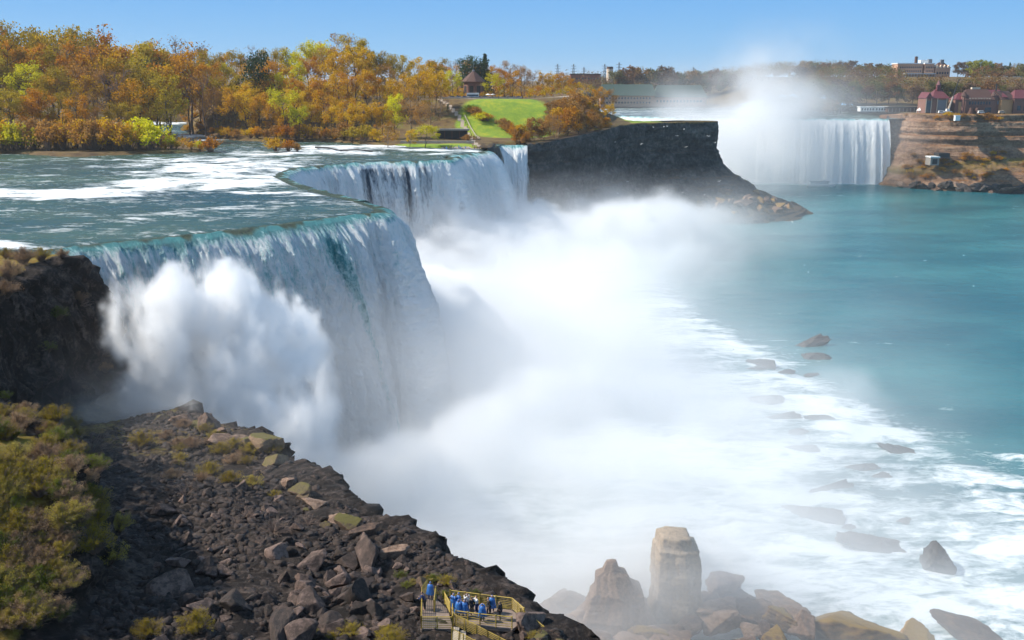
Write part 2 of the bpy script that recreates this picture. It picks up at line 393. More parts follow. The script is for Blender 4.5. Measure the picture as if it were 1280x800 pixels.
# ------------------------------------------------------------------ ground materials
def rock_mat(name, dark, mid, light, top=None, sc=0.35, strata=None, bd=0.6, moss=None):
    m, t, b = new_mat(name)
    n1 = noise(t, sc, 9, 0.72, strata)
    n2 = noise(t, sc * 6, 6, 0.7)
    nn = mth(t, 'ADD', mth(t, 'MULTIPLY', n1, 0.6), mth(t, 'MULTIPLY', n2, 0.4))
    col = ramp(t, nn, [(0.36, dark), (0.5, mid), (0.66, light)])
    ge = N(t, 'ShaderNodeNewGeometry'); sx = N(t, 'ShaderNodeSeparateXYZ'); t.links.new(ge.outputs['Normal'], sx.inputs[0])
    if top is not None:
        f = mth(t, 'MULTIPLY', mth(t, 'SUBTRACT', mth(t, 'ADD', sx.outputs[2], mth(t, 'MULTIPLY', n2, 0.7)), moss or 1.15), 5, True)
        tc = ramp(t, n2, [(0.35, tuple(c * .55 for c in top)), (0.65, top)])
        col = mixc(t, f, col, tc)
    g = attr(t, 'grass')
    gn = noise(t, 0.9, 6, 0.7)
    gc = ramp(t, gn, [(0.3, (0.10, 0.055, 0.012)), (0.5, (0.20, 0.13, 0.02)), (0.7, (0.19, 0.18, 0.03))])
    col = mixc(t, mth(t, 'MULTIPLY', mth(t, 'SUBTRACT', mth(t, 'ADD', g, mth(t, 'MULTIPLY', n2, 0.6)), 0.75), 4, True), col, gc)
    t.links.new(col, b.inputs['Base Color']); b.inputs['Roughness'].default_value = 0.9
    b.inputs['Specular IOR Level'].default_value = 0.25
    bump(t, b, nn, 0.9, bd)
    return m
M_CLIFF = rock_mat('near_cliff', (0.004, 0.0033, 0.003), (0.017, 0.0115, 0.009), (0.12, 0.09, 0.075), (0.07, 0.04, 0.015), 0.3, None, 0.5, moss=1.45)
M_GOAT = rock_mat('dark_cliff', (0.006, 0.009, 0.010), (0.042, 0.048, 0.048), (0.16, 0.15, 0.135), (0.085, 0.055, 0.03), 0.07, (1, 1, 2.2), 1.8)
M_CAN = rock_mat('tan_cliff', (0.05, 0.03, 0.02), (0.22, 0.13, 0.08), (0.44, 0.30, 0.20), (0.24, 0.10, 0.025), 0.07, (1, 1, 3.2), 2.2)

# ------------------------------------------------------------------ near bank: plateau, wall, boulder slope
WALL = [(-32, 30), (-34, 50), (-36, 64), (-39, 74), (-42, 83), (-53, 96), (-64, 108), (-73, 124), (-81, 140), (-85, 154), (-84, 165), (-82, 176), (-86, 190)]
RIDGE = [(22, 30), (12, 55), (4.5, 71), (0, 79), (-2, 84), (-8, 90), (-14, 97), (-22, 108), (-31, 124), (-38, 133), (-49, 146), (-60, 156), (-71, 164), (-78, 172), (-84, 186)]
ctl = np.array([(-26, 70, 42.5), (-16, 72, 40.5), (-8, 82, 38.8), (-2, 82, 39), (4, 72, 40), (-20, 106, 36.3), (-35, 130, 34.6), (-49, 145, 32.6), (-71, 164, 28), (-38, 95, 39.5),
                (-60, 120, 36.5), (-88, 150, 33), (10, 50, 43), (-28, 50, 46), (-30, 86, 40.3), (-12, 90, 38.6), (-10, 72, 40.2), (-50, 130, 35), (-78, 172, 27)])
def base_z(x, y):
    num = 0; den = 0
    for (cx, cy, cz) in ctl:
        w_ = 1.0 / (((x - cx) ** 2 + (y - cy) ** 2) + 30) ** 2
        num = num + w_ * cz; den = den + w_
    return num / den
def near_z(x, y, detail=True):
    dw, sw, aw = poly_dist(WALL, x, y); s = dw * np.where(sw > 0, -1, 1)     # + = river side
    if detail: s = s + 1.6 * fbm(x / 9, y / 9, 0, 3, 201) + 0.5 * fbm(x / 2.5, y / 2.5, 0, 3, 202)
    width = 3.5 + 8 * sst(140, 166, y)
    bz = base_z(x, y)
    dr, sr, _ = poly_dist(RIDGE, x, y); r = dr * np.where(sr > 0, -1, 1)
    if detail: r = r + 1.3 * fbm(x / 7, y / 7, 0, 3, 203) + 1.1 * fbm(x / 2.4, y / 2.4, 0, 4, 207, .65)
    r = np.maximum(r, 0)
    shore = 2 + 6 * sst(140, 60, y)
    fall = bz - shore
    drop = fall * (1 - np.exp(-np.maximum(r - 0.0, 0) / (16 - 4 * sst(90, 130, y) + 22 * sst(110, 60, y))) ** 1.0) + 0.08 * r
    low = bz - drop * sst(0, 3.0, r)
    low = np.maximum(low, -4)
    top = 54.6 + 1.6 * sst(2, 40, -s) - 2.8 * sst(-7, 0.5, s) * sst(110, 98, y) - 6 * sst(80, 62, y)
    bench = low + 2.2 * np.exp(-np.maximum(s - width, 0) / 3.0)
    k = sst(-0.3, width, s)
    top = top - 3.4 * sst(176, 181, y + 2.0 * fbm(x / 7, 0, 0, 3, 204))
    z = top * (1 - k) + bench * k
    return z, s, r
xs = axis([(-240, 3), (-116, 0.42), (34, 1.2), (90, 0)]); ys = axis([(20, 1.2), (56, 0.42), (176, 1.5), (200, 0)])
X, Y = np.meshgrid(xs, ys)
Zb, Sn, Rr = near_z(X, Y)
gy, gx = np.gradient(Zb, ys, xs)
nx, ny, nz = -gx, -gy, np.ones_like(gx); ln = np.sqrt(nx ** 2 + ny ** 2 + nz ** 2); nx /= ln; ny /= ln; nz /= ln
steep = sst(0.85, 0.5, nz)
rr = fbm(X / 6, Y / 6, Zb / 4, 5, 210, 0.55, True)
r2 = fbm(X / 1.6, Y / 1.6, Zb / 1.2, 4, 215, 0.6, True)
led = fbm(X / 40, Y / 40, Zb / 1.6, 3, 219)
talus = sst(-2, 3, Sn) * sst(.5, .8, nz)
amp = steep * (2.8 * rr + 1.1 * r2 + 0.8 * led) + (1 - steep) * (0.35 * rr + 0.28 * r2) + talus * (0.55 * r2 + 0.4 * fbm(X / 3.2, Y / 3.2, 0, 4, 231, .65))
hx, hy, hz = nx, ny, nz * 0.6
X2, Y2, Z2 = X + hx * amp, Y + hy * amp, Zb + hz * amp
gr = 0.9 * sst(1.5, -2, Sn) * sst(0.45, 0.85, nz) + 0.55 * (fbm(X / 8, Y / 8, 0, 3, 221) > 0.15) * sst(0.6, 0.8, nz) * sst(20, 3, Rr) * sst(104, 130, Y)
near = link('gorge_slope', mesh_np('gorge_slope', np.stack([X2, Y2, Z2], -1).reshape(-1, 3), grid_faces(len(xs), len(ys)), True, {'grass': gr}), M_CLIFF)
tag(near, kind='structure')
from mathutils.bvhtree import BVHTree
def bvh_of(o):
    me = o.data; return BVHTree.FromPolygons([v.co[:] for v in me.vertices], [p.vertices[:] for p in me.polygons])
BVH_NEAR = bvh_of(near)
def sight(bvh, px, py):
    d = U(px, py, d=100) - Vector((0, 0, CAMZ)); r = bvh.ray_cast(Vector((0, 0, CAMZ)), d.normalized(), 2000); return r[0]
def ground_near(x, y):
    z, s, r = near_z(np.array([float(x)]), np.array([float(y)])); return float(z[0])

# ------------------------------------------------------------------ gorge walls across the water
def wall(name, P, prof, ns, nt_, m, seed, ssm, amp=3.0, grass=None, strat=2.0, lump=1.0):
    """P carries the top level as z; prof(frac, top) -> list of (out, z)"""
    A, q = resample(P, ns); A = smooth1(A, ssm); nr = normals2(A, ssm)
    V = []; G = []
    T = np.linspace(0, 1, nt_)
    O = np.zeros((nt_, ns)); Zz = np.zeros((nt_, ns))
    for j in range(ns):
        pr = prof(j / (ns - 1), A[j, 2]); po = np.array(pr)
        seg = np.hypot(np.diff(po[:, 0]), np.diff(po[:, 1])); s = np.concatenate([[0], np.cumsum(seg)]) / seg.sum()
        O[:, j] = np.interp(T, s, po[:, 0]); Zz[:, j] = np.interp(T, s, po[:, 1])
    Sg = np.broadcast_to(q, O.shape)
    d = amp * fbm(Sg / 18, Zz / 26, O / 18, 4, seed, 0.55) + 0.35 * amp * fbm(Sg / 4, Zz / 5, O / 4, 4, seed + 5, 0.6, True) + strat * fbm(Sg / 90, Zz / 3.2, 0, 3, seed + 9)
    d = d * sst(0, 0.05, T)[:, None]
    O2 = O + d * 0.8; Z2 = Zz + d * 0.25 * sst(0, 0.05, T)[:, None] + lump * sst(6, 18, O) * fbm(Sg / 6, O / 6, 0, 4, seed + 13, .6, True)
    X = A[None, :, 0] + nr[None, :, 0] * O2; Y = A[None, :, 1] + nr[None, :, 1] * O2
    g = grass(Sg / q[-1], Zz, O) if grass else np.zeros_like(X)
    o = link(name, mesh_np(name, np.stack([X, Y, Z2], -1).reshape(-1, 3), grid_faces(ns, nt_), True, {'grass': g}), m)
    tag(o, kind='structure'); return o
zt = [54.5, 55, 56, 58, 59, 59.2, 59.2, 59]
GP = [(x, y, z) for (x, y), z in zip([tuple(c) for c in CL], zt)] + [(140, 663, 59), (134, 673, 58.8), (118, 684, 58.5), (92, 705, 57)]
def gprof(f, top):
    w_ = 18 + 40 * float(sst(0.45, 0.68, f)) 
    return [(-4, top + .3), (0, top), (1.0, top - 4), (1.5, 38), (3.5, 31), (3.5 + w_ * .28, 18), (3.5 + w_ * .6, 8), (3.5 + w_, 1.2), (8 + w_ * 1.15, -4)]
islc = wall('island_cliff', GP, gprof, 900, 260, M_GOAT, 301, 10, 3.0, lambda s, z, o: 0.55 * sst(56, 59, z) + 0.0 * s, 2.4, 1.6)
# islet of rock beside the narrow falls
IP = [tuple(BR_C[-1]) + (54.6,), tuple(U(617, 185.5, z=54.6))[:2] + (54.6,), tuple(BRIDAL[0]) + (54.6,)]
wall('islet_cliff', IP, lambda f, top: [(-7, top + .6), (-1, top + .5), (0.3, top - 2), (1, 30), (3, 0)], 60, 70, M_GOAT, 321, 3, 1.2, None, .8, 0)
CP = [(320, 838, 54), (329, 860, 56), (335, 848, 58), (341, 820, 58.5), (362, 806, 58.5), (400, 800, 58.5), (450, 800, 58.5), (520, 798, 58.5), (640, 790, 59), (800, 770, 60), (1100, 700, 60)]
def cprof(f, top):
    w_ = 14 + 26 * float(sst(0.05, 0.2, f))
    return [(-6, top + .5), (0, top), (1.0, top - 5), (4, top - 6), (5, 42), (8, 41), (9, 34), (12, 31), (12 + w_ * .35, 19), (12 + w_ * .7, 9), (12 + w_, 2.5), (16 + w_, -3)]
farc = wall('far_shore_cliff', CP, cprof, 900, 220, M_CAN, 341, 10, 2.0, lambda s, z, o: 0.75 * sst(14, 20, o) * sst(5, 12, z) * sst(30, 24, z) * (0.7 + .8 * fbm(s * 14, z / 30, 0, 3, 344)) + .5 * sst(55.5, 58, z), 2.4, 0.6)

# ------------------------------------------------------------------ land above the falls
M_LAND, t_, b_ = new_mat('woodland_floor')
lawn = attr(t_, 'lawn'); path = attr(t_, 'path')
n_ = noise(t_, 0.12, 8, 0.7); n3_ = noise(t_, 1.1, 5, 0.7)
c_ = ramp(t_, n_, [(0.35, (0.05, 0.028, 0.012)), (0.5, (0.12, 0.07, 0.02)), (0.68, (0.14, 0.12, 0.025))])
gcol = ramp(t_, mth(t_, 'ADD', mth(t_, 'MULTIPLY', n_, .6), mth(t_, 'MULTIPLY', n3_, .4)), [(0.38, (0.10, 0.19, 0.012)), (0.52, (0.19, 0.27, 0.012)), (0.66, (0.42, 0.35, 0.015))])
c_ = mixc(t_, mth(t_, 'MULTIPLY', mth(t_, 'SUBTRACT', mth(t_, 'ADD', lawn, mth(t_, 'MULTIPLY', n3_, .3)), .5), 4, True), c_, gcol)
c_ = mixc(t_, ramp(t_, path, [(0.45, 0.0), (0.55, 1.0)]), c_, (0.34, 0.27, 0.21))
t_.links.new(c_, b_.inputs['Base Color']); b_.inputs['Roughness'].default_value = 0.95
bump(t_, b_, n3_, 0.6, 0.4)
LAWN = [(18, 0)]
def land_z(x, y):
    x = np.asarray(x, float); y = np.asarray(y, float)
    best = np.zeros(np.broadcast(x, y).shape) + 50.0
    inM = inside(ISLAND_POLY, x, y); dM, _, _ = poly_dist(ISLAND_POLY + [ISLAND_POLY[0]], x, y)
    inL = inside(LEFT_POLY, x, y); dL, _, _ = poly_dist(LEFT_POLY + [LEFT_POLY[0]], x, y)
    # the park: river-side flat, then a bank up to the terrace at about 74.5
    yb = np.interp(x, [-300, -120, -60, -20, 20, 40, 60, 75, 140], [560, 545, 540, 528, 533, 552, 640, 1500, 2500])
    yt = np.interp(x, [-300, -120, -60, -20, 20, 40, 60, 75, 140], [640, 615, 600, 588, 592, 615, 740, 1800, 2900])
    zM = 54.0 + 1.2 * sst(0, 3, dM) + 1.5 * sst(10, 60, dM) + 18.3 * sst(0, 1, (y - yb) / (yt - yb)) * sst(0, 16, dM) + 4 * sst(660, 800, y) * sst(0, 16, dM)
    zM = zM + 2.6 * sst(8, 40, x) * sst(0, 12, dM)
    zL = 54.0 + 1.2 * sst(0, 3, dL) + 26 * sst(12, 130, dL) * sst(-100, -160, x)
    best = np.where(inM, zM, best); best = np.where(inL, zL, best)
    return best
def gz(x, y): return float(land_z(np.array([float(x)]), np.array([float(y)]))[0])
for nm, poly, bx in (('island_ground', ISLAND_POLY, (-540, 150, 420, 990)), ('wooded_bank', LEFT_POLY, (-1000, -90, 380, 990))):
    st_ = 2.0 if nm == 'island_ground' else 4.0
    xs = np.arange(bx[0], bx[1], st_); ys = axis([(bx[2], 1.5 if st_ == 2 else 3), (640, 5), (bx[3], 0)])
    X, Y = np.meshgrid(xs, ys)
    ins = inside(poly, X, Y); dd, _, _ = poly_dist(poly + [poly[0]], X, Y)
    # pull the rim vertices onto the outline so that it is clean
    near_out = (~ins) & (dd < 4.5)
    Z = np.where(ins, land_z(X, Y), 52.5) + 0.25 * fbm(X / 6, Y / 6, 0, 4, 401) * ins
    keep = ins | near_out
    okf = keep[:-1, :-1] & keep[1:, 1:] & keep[:-1, 1:] & keep[1:, :-1]
    if nm == 'island_ground':
        okf &= ~(((X[:-1, :-1] > BRIDAL[0][0] - 2) & (X[:-1, :-1] < BRIDAL[-1][0] + 2) & (Y[:-1, :-1] < BRIDAL[0][1] + 6)))
        okf &= ~((X[:-1, :-1] > 0) & (~ins[:-1, :-1] | ~ins[1:, 1:] | ~ins[1:, :-1] | ~ins[:-1, 1:]))
    La = np.zeros_like(X); Pa = np.zeros_like(X)
    if nm == 'island_ground':
        for (cx, cy, rx, ry) in [(-4, 562, 26, 34), (-18, 552, 14, 16), (8, 548, 16, 20), (-30, 535, 12, 8)]:
            La = np.maximum(La, 1.25 * np.exp(-(((X - cx) / rx) ** 2 + ((Y - cy) / ry) ** 2) ** 2))
        La = np.maximum(La, 0.7 * sst(648, 655, Y) * (X > 78))
        La = np.maximum(La, 0.9 * sst(22, 12, Y - 468) * sst(-110, -60, X) * sst(-10, -25, X))
        for Pp, wd in (([(-100, 476), (-60, 473), (-36, 470), (-14, 464)], 2.2), ([(-26, 596), (0, 597), (30, 603), (50, 625)], 3.0), ([(-16, 470), (-20, 500), (-22, 528), (-30, 560), (-44, 592)], 1.1)):
            dp, _, _ = poly_dist(Pp, X, Y); Pa = np.maximum(Pa, sst(wd + .6, wd - .6, dp))
    V, F, At = compact(np.stack([X, Y, Z], -1).reshape(-1, 3), grid_faces(len(xs), len(ys), okf), {'lawn': La, 'path': Pa})
    tag(link(nm, mesh_np(nm, V, F, True, At), M_LAND), kind='structure')
# far land behind the great falls, out to the horizon
def far_z(x, y):
    x = np.asarray(x, float); y = np.asarray(y, float)
    right = sst(235, 310 + 60 * sst(950, 1050, y), x)
    zr = 58.3 + 31 * sst(905, 1130, y) + 4 * sst(1300, 2500, y)
    zl = 54.0 + 3 * sst(1185, 1200, y) + 20 * sst(1230, 1430, y)
    return zr * right + zl * (1 - right)
FAR_POLY = [(331, 862), (338, 850), (345, 822), (364, 807), (400, 801), (450, 801), (520, 799), (640, 791), (800, 771), (1100, 701), (9000, 500), (9000, 12000), (-9000, 12000), (-9000, 985), (-420, 985), (-330, 1010), (-200, 1100), (0, 1180), (200, 1185), (290, 1120), (325, 1000), (331, 900)]
xs = axis([(-9000, 500), (-1000, 30), (200, 6), (700, 30), (1500, 500), (9000, 0)]); ys = axis([(690, 5), (1300, 25), (2000, 400), (12000, 0)])
X, Y = np.meshgrid(xs, ys); ins = inside(FAR_POLY, X, Y)
Z = np.where(ins, far_z(X, Y) + 0.6 * fbm(X / 20, Y / 20, 0, 3, 402), 50); dd, _, _ = poly_dist(FAR_POLY, X, Y)
okf = ins[:-1, :-1] & ins[1:, 1:] & ins[:-1, 1:] & ins[1:, :-1]
V, F, At = compact(np.stack([X, Y, Z], -1).reshape(-1, 3), grid_faces(len(xs), len(ys), okf), {'lawn': 0.25 * fbm(X / 60, Y / 40, 0, 3, 403) + .12, 'path': 0 * X})
tag(link('ground', mesh_np('ground', V, F, True, At), M_LAND), kind='structure')
# ------------------------------------------------------------------ mist: real volumes, density computed on a grid
def mist(name, lo, hi, vox, fn, label, aniso=0.2, col=(.985, .987, .99)):
    n = [max(2, int(round((hi[k] - lo[k]) / vox)) + 1) for k in range(3)]
    ax = [np.linspace(lo[k], hi[k], n[k]) for k in range(3)]
    X, Y, Z = np.meshgrid(ax[0], ax[1], ax[2], indexing='ij')
    D = np.clip(fn(X, Y, Z), 0, None)
    ed = np.minimum(np.minimum(np.minimum(X - lo[0], hi[0] - X), np.minimum(Y - lo[1], hi[1] - Y)), hi[2] - Z)
    D = D * sst(0, 3 * vox, ed); D[D < 2e-5] = 0
    me = bpy.data.meshes.new(name); me.vertices.add(D.size)
    me.vertices.foreach_set('co', np.stack([X, Y, Z], -1).astype(np.float32).ravel())
    a = me.attributes.new('dens', 'FLOAT', 'POINT'); a.data.foreach_set('value', D.astype(np.float32).ravel())
    o = bpy.data.objects.new(name, me); COL.objects.link(o)
    g = bpy.data.node_groups.new(name + '_grid', 'GeometryNodeTree')
    g.interface.new_socket('Geometry', in_out='INPUT', socket_type='NodeSocketGeometry')
    g.interface.new_socket('Geometry', in_out='OUTPUT', socket_type='NodeSocketGeometry')
    gi = g.nodes.new('NodeGroupInput'); go = g.nodes.new('NodeGroupOutput')
    vc = g.nodes.new('GeometryNodeVolumeCube')
    vc.inputs['Min'].default_value = lo; vc.inputs['Max'].default_value = hi
    for k, s in enumerate(('X', 'Y', 'Z')): vc.inputs['Resolution ' + s].default_value = n[k]
    pos = g.nodes.new('GeometryNodeInputPosition'); sep = g.nodes.new('ShaderNodeSeparateXYZ'); g.links.new(pos.outputs[0], sep.inputs[0])
    def m(op, a_, b_):
        q = g.nodes.new('ShaderNodeMath'); q.operation = op
        for i, v in ((0, a_), (1, b_)):
            if hasattr(v, 'is_output'): g.links.new(v, q.inputs[i])
            elif v is not None: q.inputs[i].default_value = v
        return q.outputs[0]
    I = []
    for k in range(3):
        stp = (hi[k] - lo[k]) / (n[k] - 1)
        v = m('ROUND', m('DIVIDE', m('SUBTRACT', sep.outputs[k], lo[k]), stp), None)
        I.append(m('MINIMUM', m('MAXIMUM', v, 0.0), float(n[k] - 1)))
    idx = m('ADD', m('MULTIPLY', m('ADD', m('MULTIPLY', I[0], float(n[1])), I[1]), float(n[2])), I[2])
    # index as exact integers (float is exact to 16.7 million)
    f2i = g.nodes.new('FunctionNodeFloatToInt'); g.links.new(idx, f2i.inputs[0])
    na = g.nodes.new('GeometryNodeInputNamedAttribute'); na.data_type = 'FLOAT'; na.inputs['Name'].default_value = 'dens'
    si = g.nodes.new('GeometryNodeSampleIndex'); si.data_type = 'FLOAT'; si.domain = 'POINT'
    g.links.new(gi.outputs[0], si.inputs['Geometry']); g.links.new(na.outputs[0], si.inputs['Value']); g.links.new(f2i.outputs[0], si.inputs['Index'])
    g.links.new(si.outputs[0], vc.inputs['Density'])
    sm = g.nodes.new('GeometryNodeSetMaterial'); g.links.new(vc.outputs[0], sm.inputs[0])
    mt = bpy.data.materials.new(name); mt.use_nodes = True; t = mt.node_tree; t.nodes.clear()
    out = t.nodes.new('ShaderNodeOutputMaterial'); pv = t.nodes.new('ShaderNodeVolumePrincipled')
    pv.inputs['Color'].default_value = (*col, 1); pv.inputs['Density'].default_value = 1.0
    pv.inputs['Density Attribute'].default_value = 'density'; pv.inputs['Anisotropy'].default_value = aniso
    t.links.new(pv.outputs[0], out.inputs['Volume'])
    sm.inputs['Material'].default_value = mt
    g.links.new(sm.outputs[0], go.inputs[0])
    me.materials.append(mt)
    md = o.modifiers.new('grid', 'NODES'); md.node_group = g
    tag(o, label, 'mist', kind='stuff')
    return o
# line of the falls' feet: x as a function of y
FY = [100, 150, 165, 190, 228, 250, 300, 350, 404, 450, 500, 560]
FX = [-10, -50, -62, -45, -12, -20, -50, -55, -16, 2, 22, 60]
def gorge_mist(X, Y, Z):
    x0 = np.interp(Y, FY, FX)
    w_ = fbm(X / 55, Y / 55, Z / 45, 3, 500)
    u = X - x0 + 14 * w_
    # billowing
    wx = 9 * fbm(X / 30, Y / 30, Z / 24, 2, 505); b = fbm((X + wx) / 26, (Y + wx) / 26, (Z - wx) / 17, 5, 510, 0.62)
    b2 = fbm(X / 60, Y / 60, Z / 50, 3, 520)
    topz = 13 + 15 * np.exp(-np.maximum(u - 8, 0) / 34) + 9 * b2 + 4 * sst(300, 420, Y) - 6 * sst(60, 10, u) * sst(380, 440, Y) + 6 * np.exp(-((Y - 205) / 45) ** 2) * sst(50, 10, u)
    topz = topz - 7 * sst(150, 110, Y) - 30 * sst(34, 8, u) * sst(242, 228, Y) * sst(168, 185, Y)
    topz = topz + 7 * sst(400, 470, Y) * gs(u, 62, 24)
    h = (topz + 15 * b - Z) / (5 + 6 * sst(0, 60, u))
    body = sst(0, 1, h)
    foot = sst(128, 26, u) ** 1.5 * (0.2 + 0.8 * sst(110, 185, Y)) * sst(560, 440, Y)
    core = 0.17 * body * foot * np.clip(.9 + 1.3 * b, .1, 2)
    edge = 0.35 * np.clip(0.5 + 1.4 * b, 0, 2)
    veil = 0.017 * sst(165, 40, u) * sst(50, 6, Z) * (0.6 + 1.2 * fbm(X / 40, Y / 40, Z / 30, 3, 530)) * sst(560, 470, Y)
    low = 0.10 * np.exp(-(((X - 18) / 38) ** 2 + ((Y - 140) / 17) ** 2)) * sst(19 + 12 * b, 3 + 8 * b, Z) + 0.035 * np.exp(-(((X - 62) / 46) ** 2 + ((Y - 205) / 60) ** 2)) * sst(12 + 14 * b, 1, Z) * (.9 + b2) + 0.04 * np.exp(-(((X - 72) / 26) ** 2 + ((Y - 165) / 24) ** 2)) * sst(13 + 12 * b, 1, Z)
    low = low + 0.10 * np.exp(-(((X - 14) / 24) ** 2 + ((Y - 262) / 34) ** 2)) * sst(0, 9, 33 + 13 * b - Z) * np.clip(.9 + 1.2 * b, .1, 2)
    return core * (0.65 + edge) + np.maximum(veil, 0) + np.maximum(low, 0)
mist('gorge_mist', (-110, 96, 0), (178, 570, 60), 1.7, gorge_mist, 'thick white mist boiling up from the foot of the near falls', 0.15)
def spray(X, Y, Z):
    # rising spray against the near falls; axis along the brink
    d = np.zeros_like(X)
    wx = 2.6 * fbm(X / 7, Y / 7, Z / 8, 2, 538); n = fbm((X + wx) / 4.6, (Y - wx) / 4.6, (Z + wx) / 9, 5, 540, 0.68); n2 = fbm(X / 20, Y / 20, Z / 20, 2, 545)
    for (px, py, dep, rx, ry, rz, a) in SPRAY:
        c = U(px, py, d=dep)
        q = np.sqrt(((X - c.x) / rx) ** 2 + ((Y - c.y) / ry) ** 2 + ((Z - c.z) / rz) ** 2)
        d = np.maximum(d, a * sst(1.1, 0.5, q - 1.0 * n - 0.3 * n2))
    return d * np.clip(.45 + 1.4 * n, 0.03, 1.4)
SPRAY = [(215, 385, 166, 8, 6, 7, 1), (275, 392, 170, 10, 7, 9, 1), (335, 425, 176, 9, 6, 8, .9), (378, 440, 180, 6, 5, 5.5, .7), (190, 430, 162, 7, 6, 8, .7),
         (300, 470, 166, 12, 7, 11, .6), (235, 490, 160, 11, 7, 10, .4), (172, 375, 166, 4, 4, 5, .6), (340, 530, 160, 12, 7, 9, .35)]
mist('spray_cloud', (-92, 142, 10), (-12, 206, 56), 0.55, spray, 'sunlit billowing spray in front of the near falls', 0.1)
def far_mist(X, Y, Z):
    n = fbm(X / 40, Y / 40, Z / 34, 5, 560, 0.55); n2 = fbm(X / 90, Y / 90, Z / 70, 3, 566)
    d = 0
    for (px, py, dep, rx, ry, rz, a) in [(905, 200, 790, 50, 60, 40, .042), (965, 200, 800, 50, 50, 22, .022), (1040, 222, 812, 40, 30, 11, .022), (890, 165, 800, 36, 60, 30, .03), (935, 135, 810, 46, 60, 26, .022),
                                        (965, 95, 815, 40, 50, 28, .017), (985, 62, 820, 28, 40, 24, .006), (880, 140, 830, 44, 60, 20, .012), (1040, 135, 830, 46, 50, 24, .0045), (1090, 225, 800, 40, 30, 12, .014), (1120, 180, 815, 26, 30, 26, .006)]:
        c = U(px, py, d=dep)
        q = ((X - c.x) / rx) ** 2 + ((Y - c.y) / ry) ** 2 + ((Z - c.z) / rz) ** 2
        d = d + a * np.exp(-q * 1.3)
    return d * np.clip(0.7 + 2.4 * n + 1.2 * n2, 0.02, 3.5)
mist('far_mist', (60, 690, 0), (430, 920, 158), 4.0, far_mist, 'tall white mist plume rising from the distant curved waterfall', 0.2)
# ------------------------------------------------------------------ trees and shrubs
rnd = random.Random(7)
def leaf_mat(name, c1, c2, tr=0.35, rough=0.75):
    m, t, b = new_mat(name)
    oi = N(t, 'ShaderNodeObjectInfo'); n = noise(t, 0.55, 3, 0.6)
    f = mth(t, 'ADD', mth(t, 'MULTIPLY', oi.outputs['Random'], 0.55), mth(t, 'MULTIPLY', n, 0.45))
    col = ramp(t, f, [(0.2, c1), (0.75, c2)])
    t.links.new(col, b.inputs['Base Color']); b.inputs['Roughness'].default_value = rough; b.inputs['Specular IOR Level'].default_value = 0.2
    tl = N(t, 'ShaderNodeBsdfTranslucent'); t.links.new(col, tl.inputs[0])
    mx = N(t, 'ShaderNodeMixShader'); mx.inputs[0].default_value = tr
    t.links.new(b.outputs[0], mx.inputs[1]); t.links.new(tl.outputs[0], mx.inputs[2])
    t.links.new(mx.outputs[0], t.nodes['Material Output'].inputs['Surface'])
    return m
M_BARK = simple('bark', (0.055, 0.04, 0.032), 0.9, 0.5, 2.0)
M_TWIG = simple('grey_twigs', (0.20, 0.14, 0.11), 0.9, 0.35, 1.0)
LEAF = {'golden': leaf_mat('golden_leaves', (0.550, 0.273, 0.008), (0.675, 0.442, 0.012), 0.48),
        'orange': leaf_mat('orange_leaves', (0.450, 0.176, 0.010), (0.600, 0.299, 0.012), 0.48),
        'lime': leaf_mat('lime_leaves', (0.525, 0.442, 0.010), (0.720, 0.676, 0.015), 0.48),
        'olive': leaf_mat('olive_leaves', (0.275, 0.182, 0.015), (0.475, 0.351, 0.020), 0.48),
        'brown': leaf_mat('brown_buds', (0.300, 0.156, 0.040), (0.450, 0.234, 0.050), 0.48),
        'evergreen': leaf_mat('evergreen_leaves', (0.012, 0.035, 0.01), (0.04, 0.085, 0.02), 0.15),
        'scrub': leaf_mat('scrub_leaves', (0.24, 0.17, 0.015), (0.38, 0.29, 0.03), 0.3),
        'green': leaf_mat('green_leaves', (0.08, 0.11, 0.012), (0.20, 0.22, 0.025), 0.35)}
def tubes(segs, sides=5):
    """segs: list of (points Nx3, radii N)"""
    V, F = [], []; o = 0
    for P_, R_ in segs:
        P_ = np.asarray(P_, float); n = len(P_)
        T = np.gradient(P_, axis=0); T /= np.linalg.norm(T, axis=1)[:, None] + 1e-9
        ref = np.where(np.abs(T[:, 2:3]) < 0.9, np.array([[0, 0, 1.0]]), np.array([[1.0, 0, 0]]))
        A = np.cross(T, ref); A /= np.linalg.norm(A, axis=1)[:, None] + 1e-9; B = np.cross(T, A)
        ang = np.linspace(0, 2 * math.pi, sides, endpoint=False)
        ring = P_[:, None, :] + np.asarray(R_)[:, None, None] * (np.cos(ang)[None, :, None] * A[:, None, :] + np.sin(ang)[None, :, None] * B[:, None, :])
        V.append(ring.reshape(-1, 3))
        for i in range(n - 1):
            for k in range(sides):
                F.append((o + i * sides + k, o + i * sides + (k + 1) % sides, o + (i + 1) * sides + (k + 1) % sides, o + (i + 1) * sides + k))
        o += n * sides
    return np.concatenate(V), np.array(F)
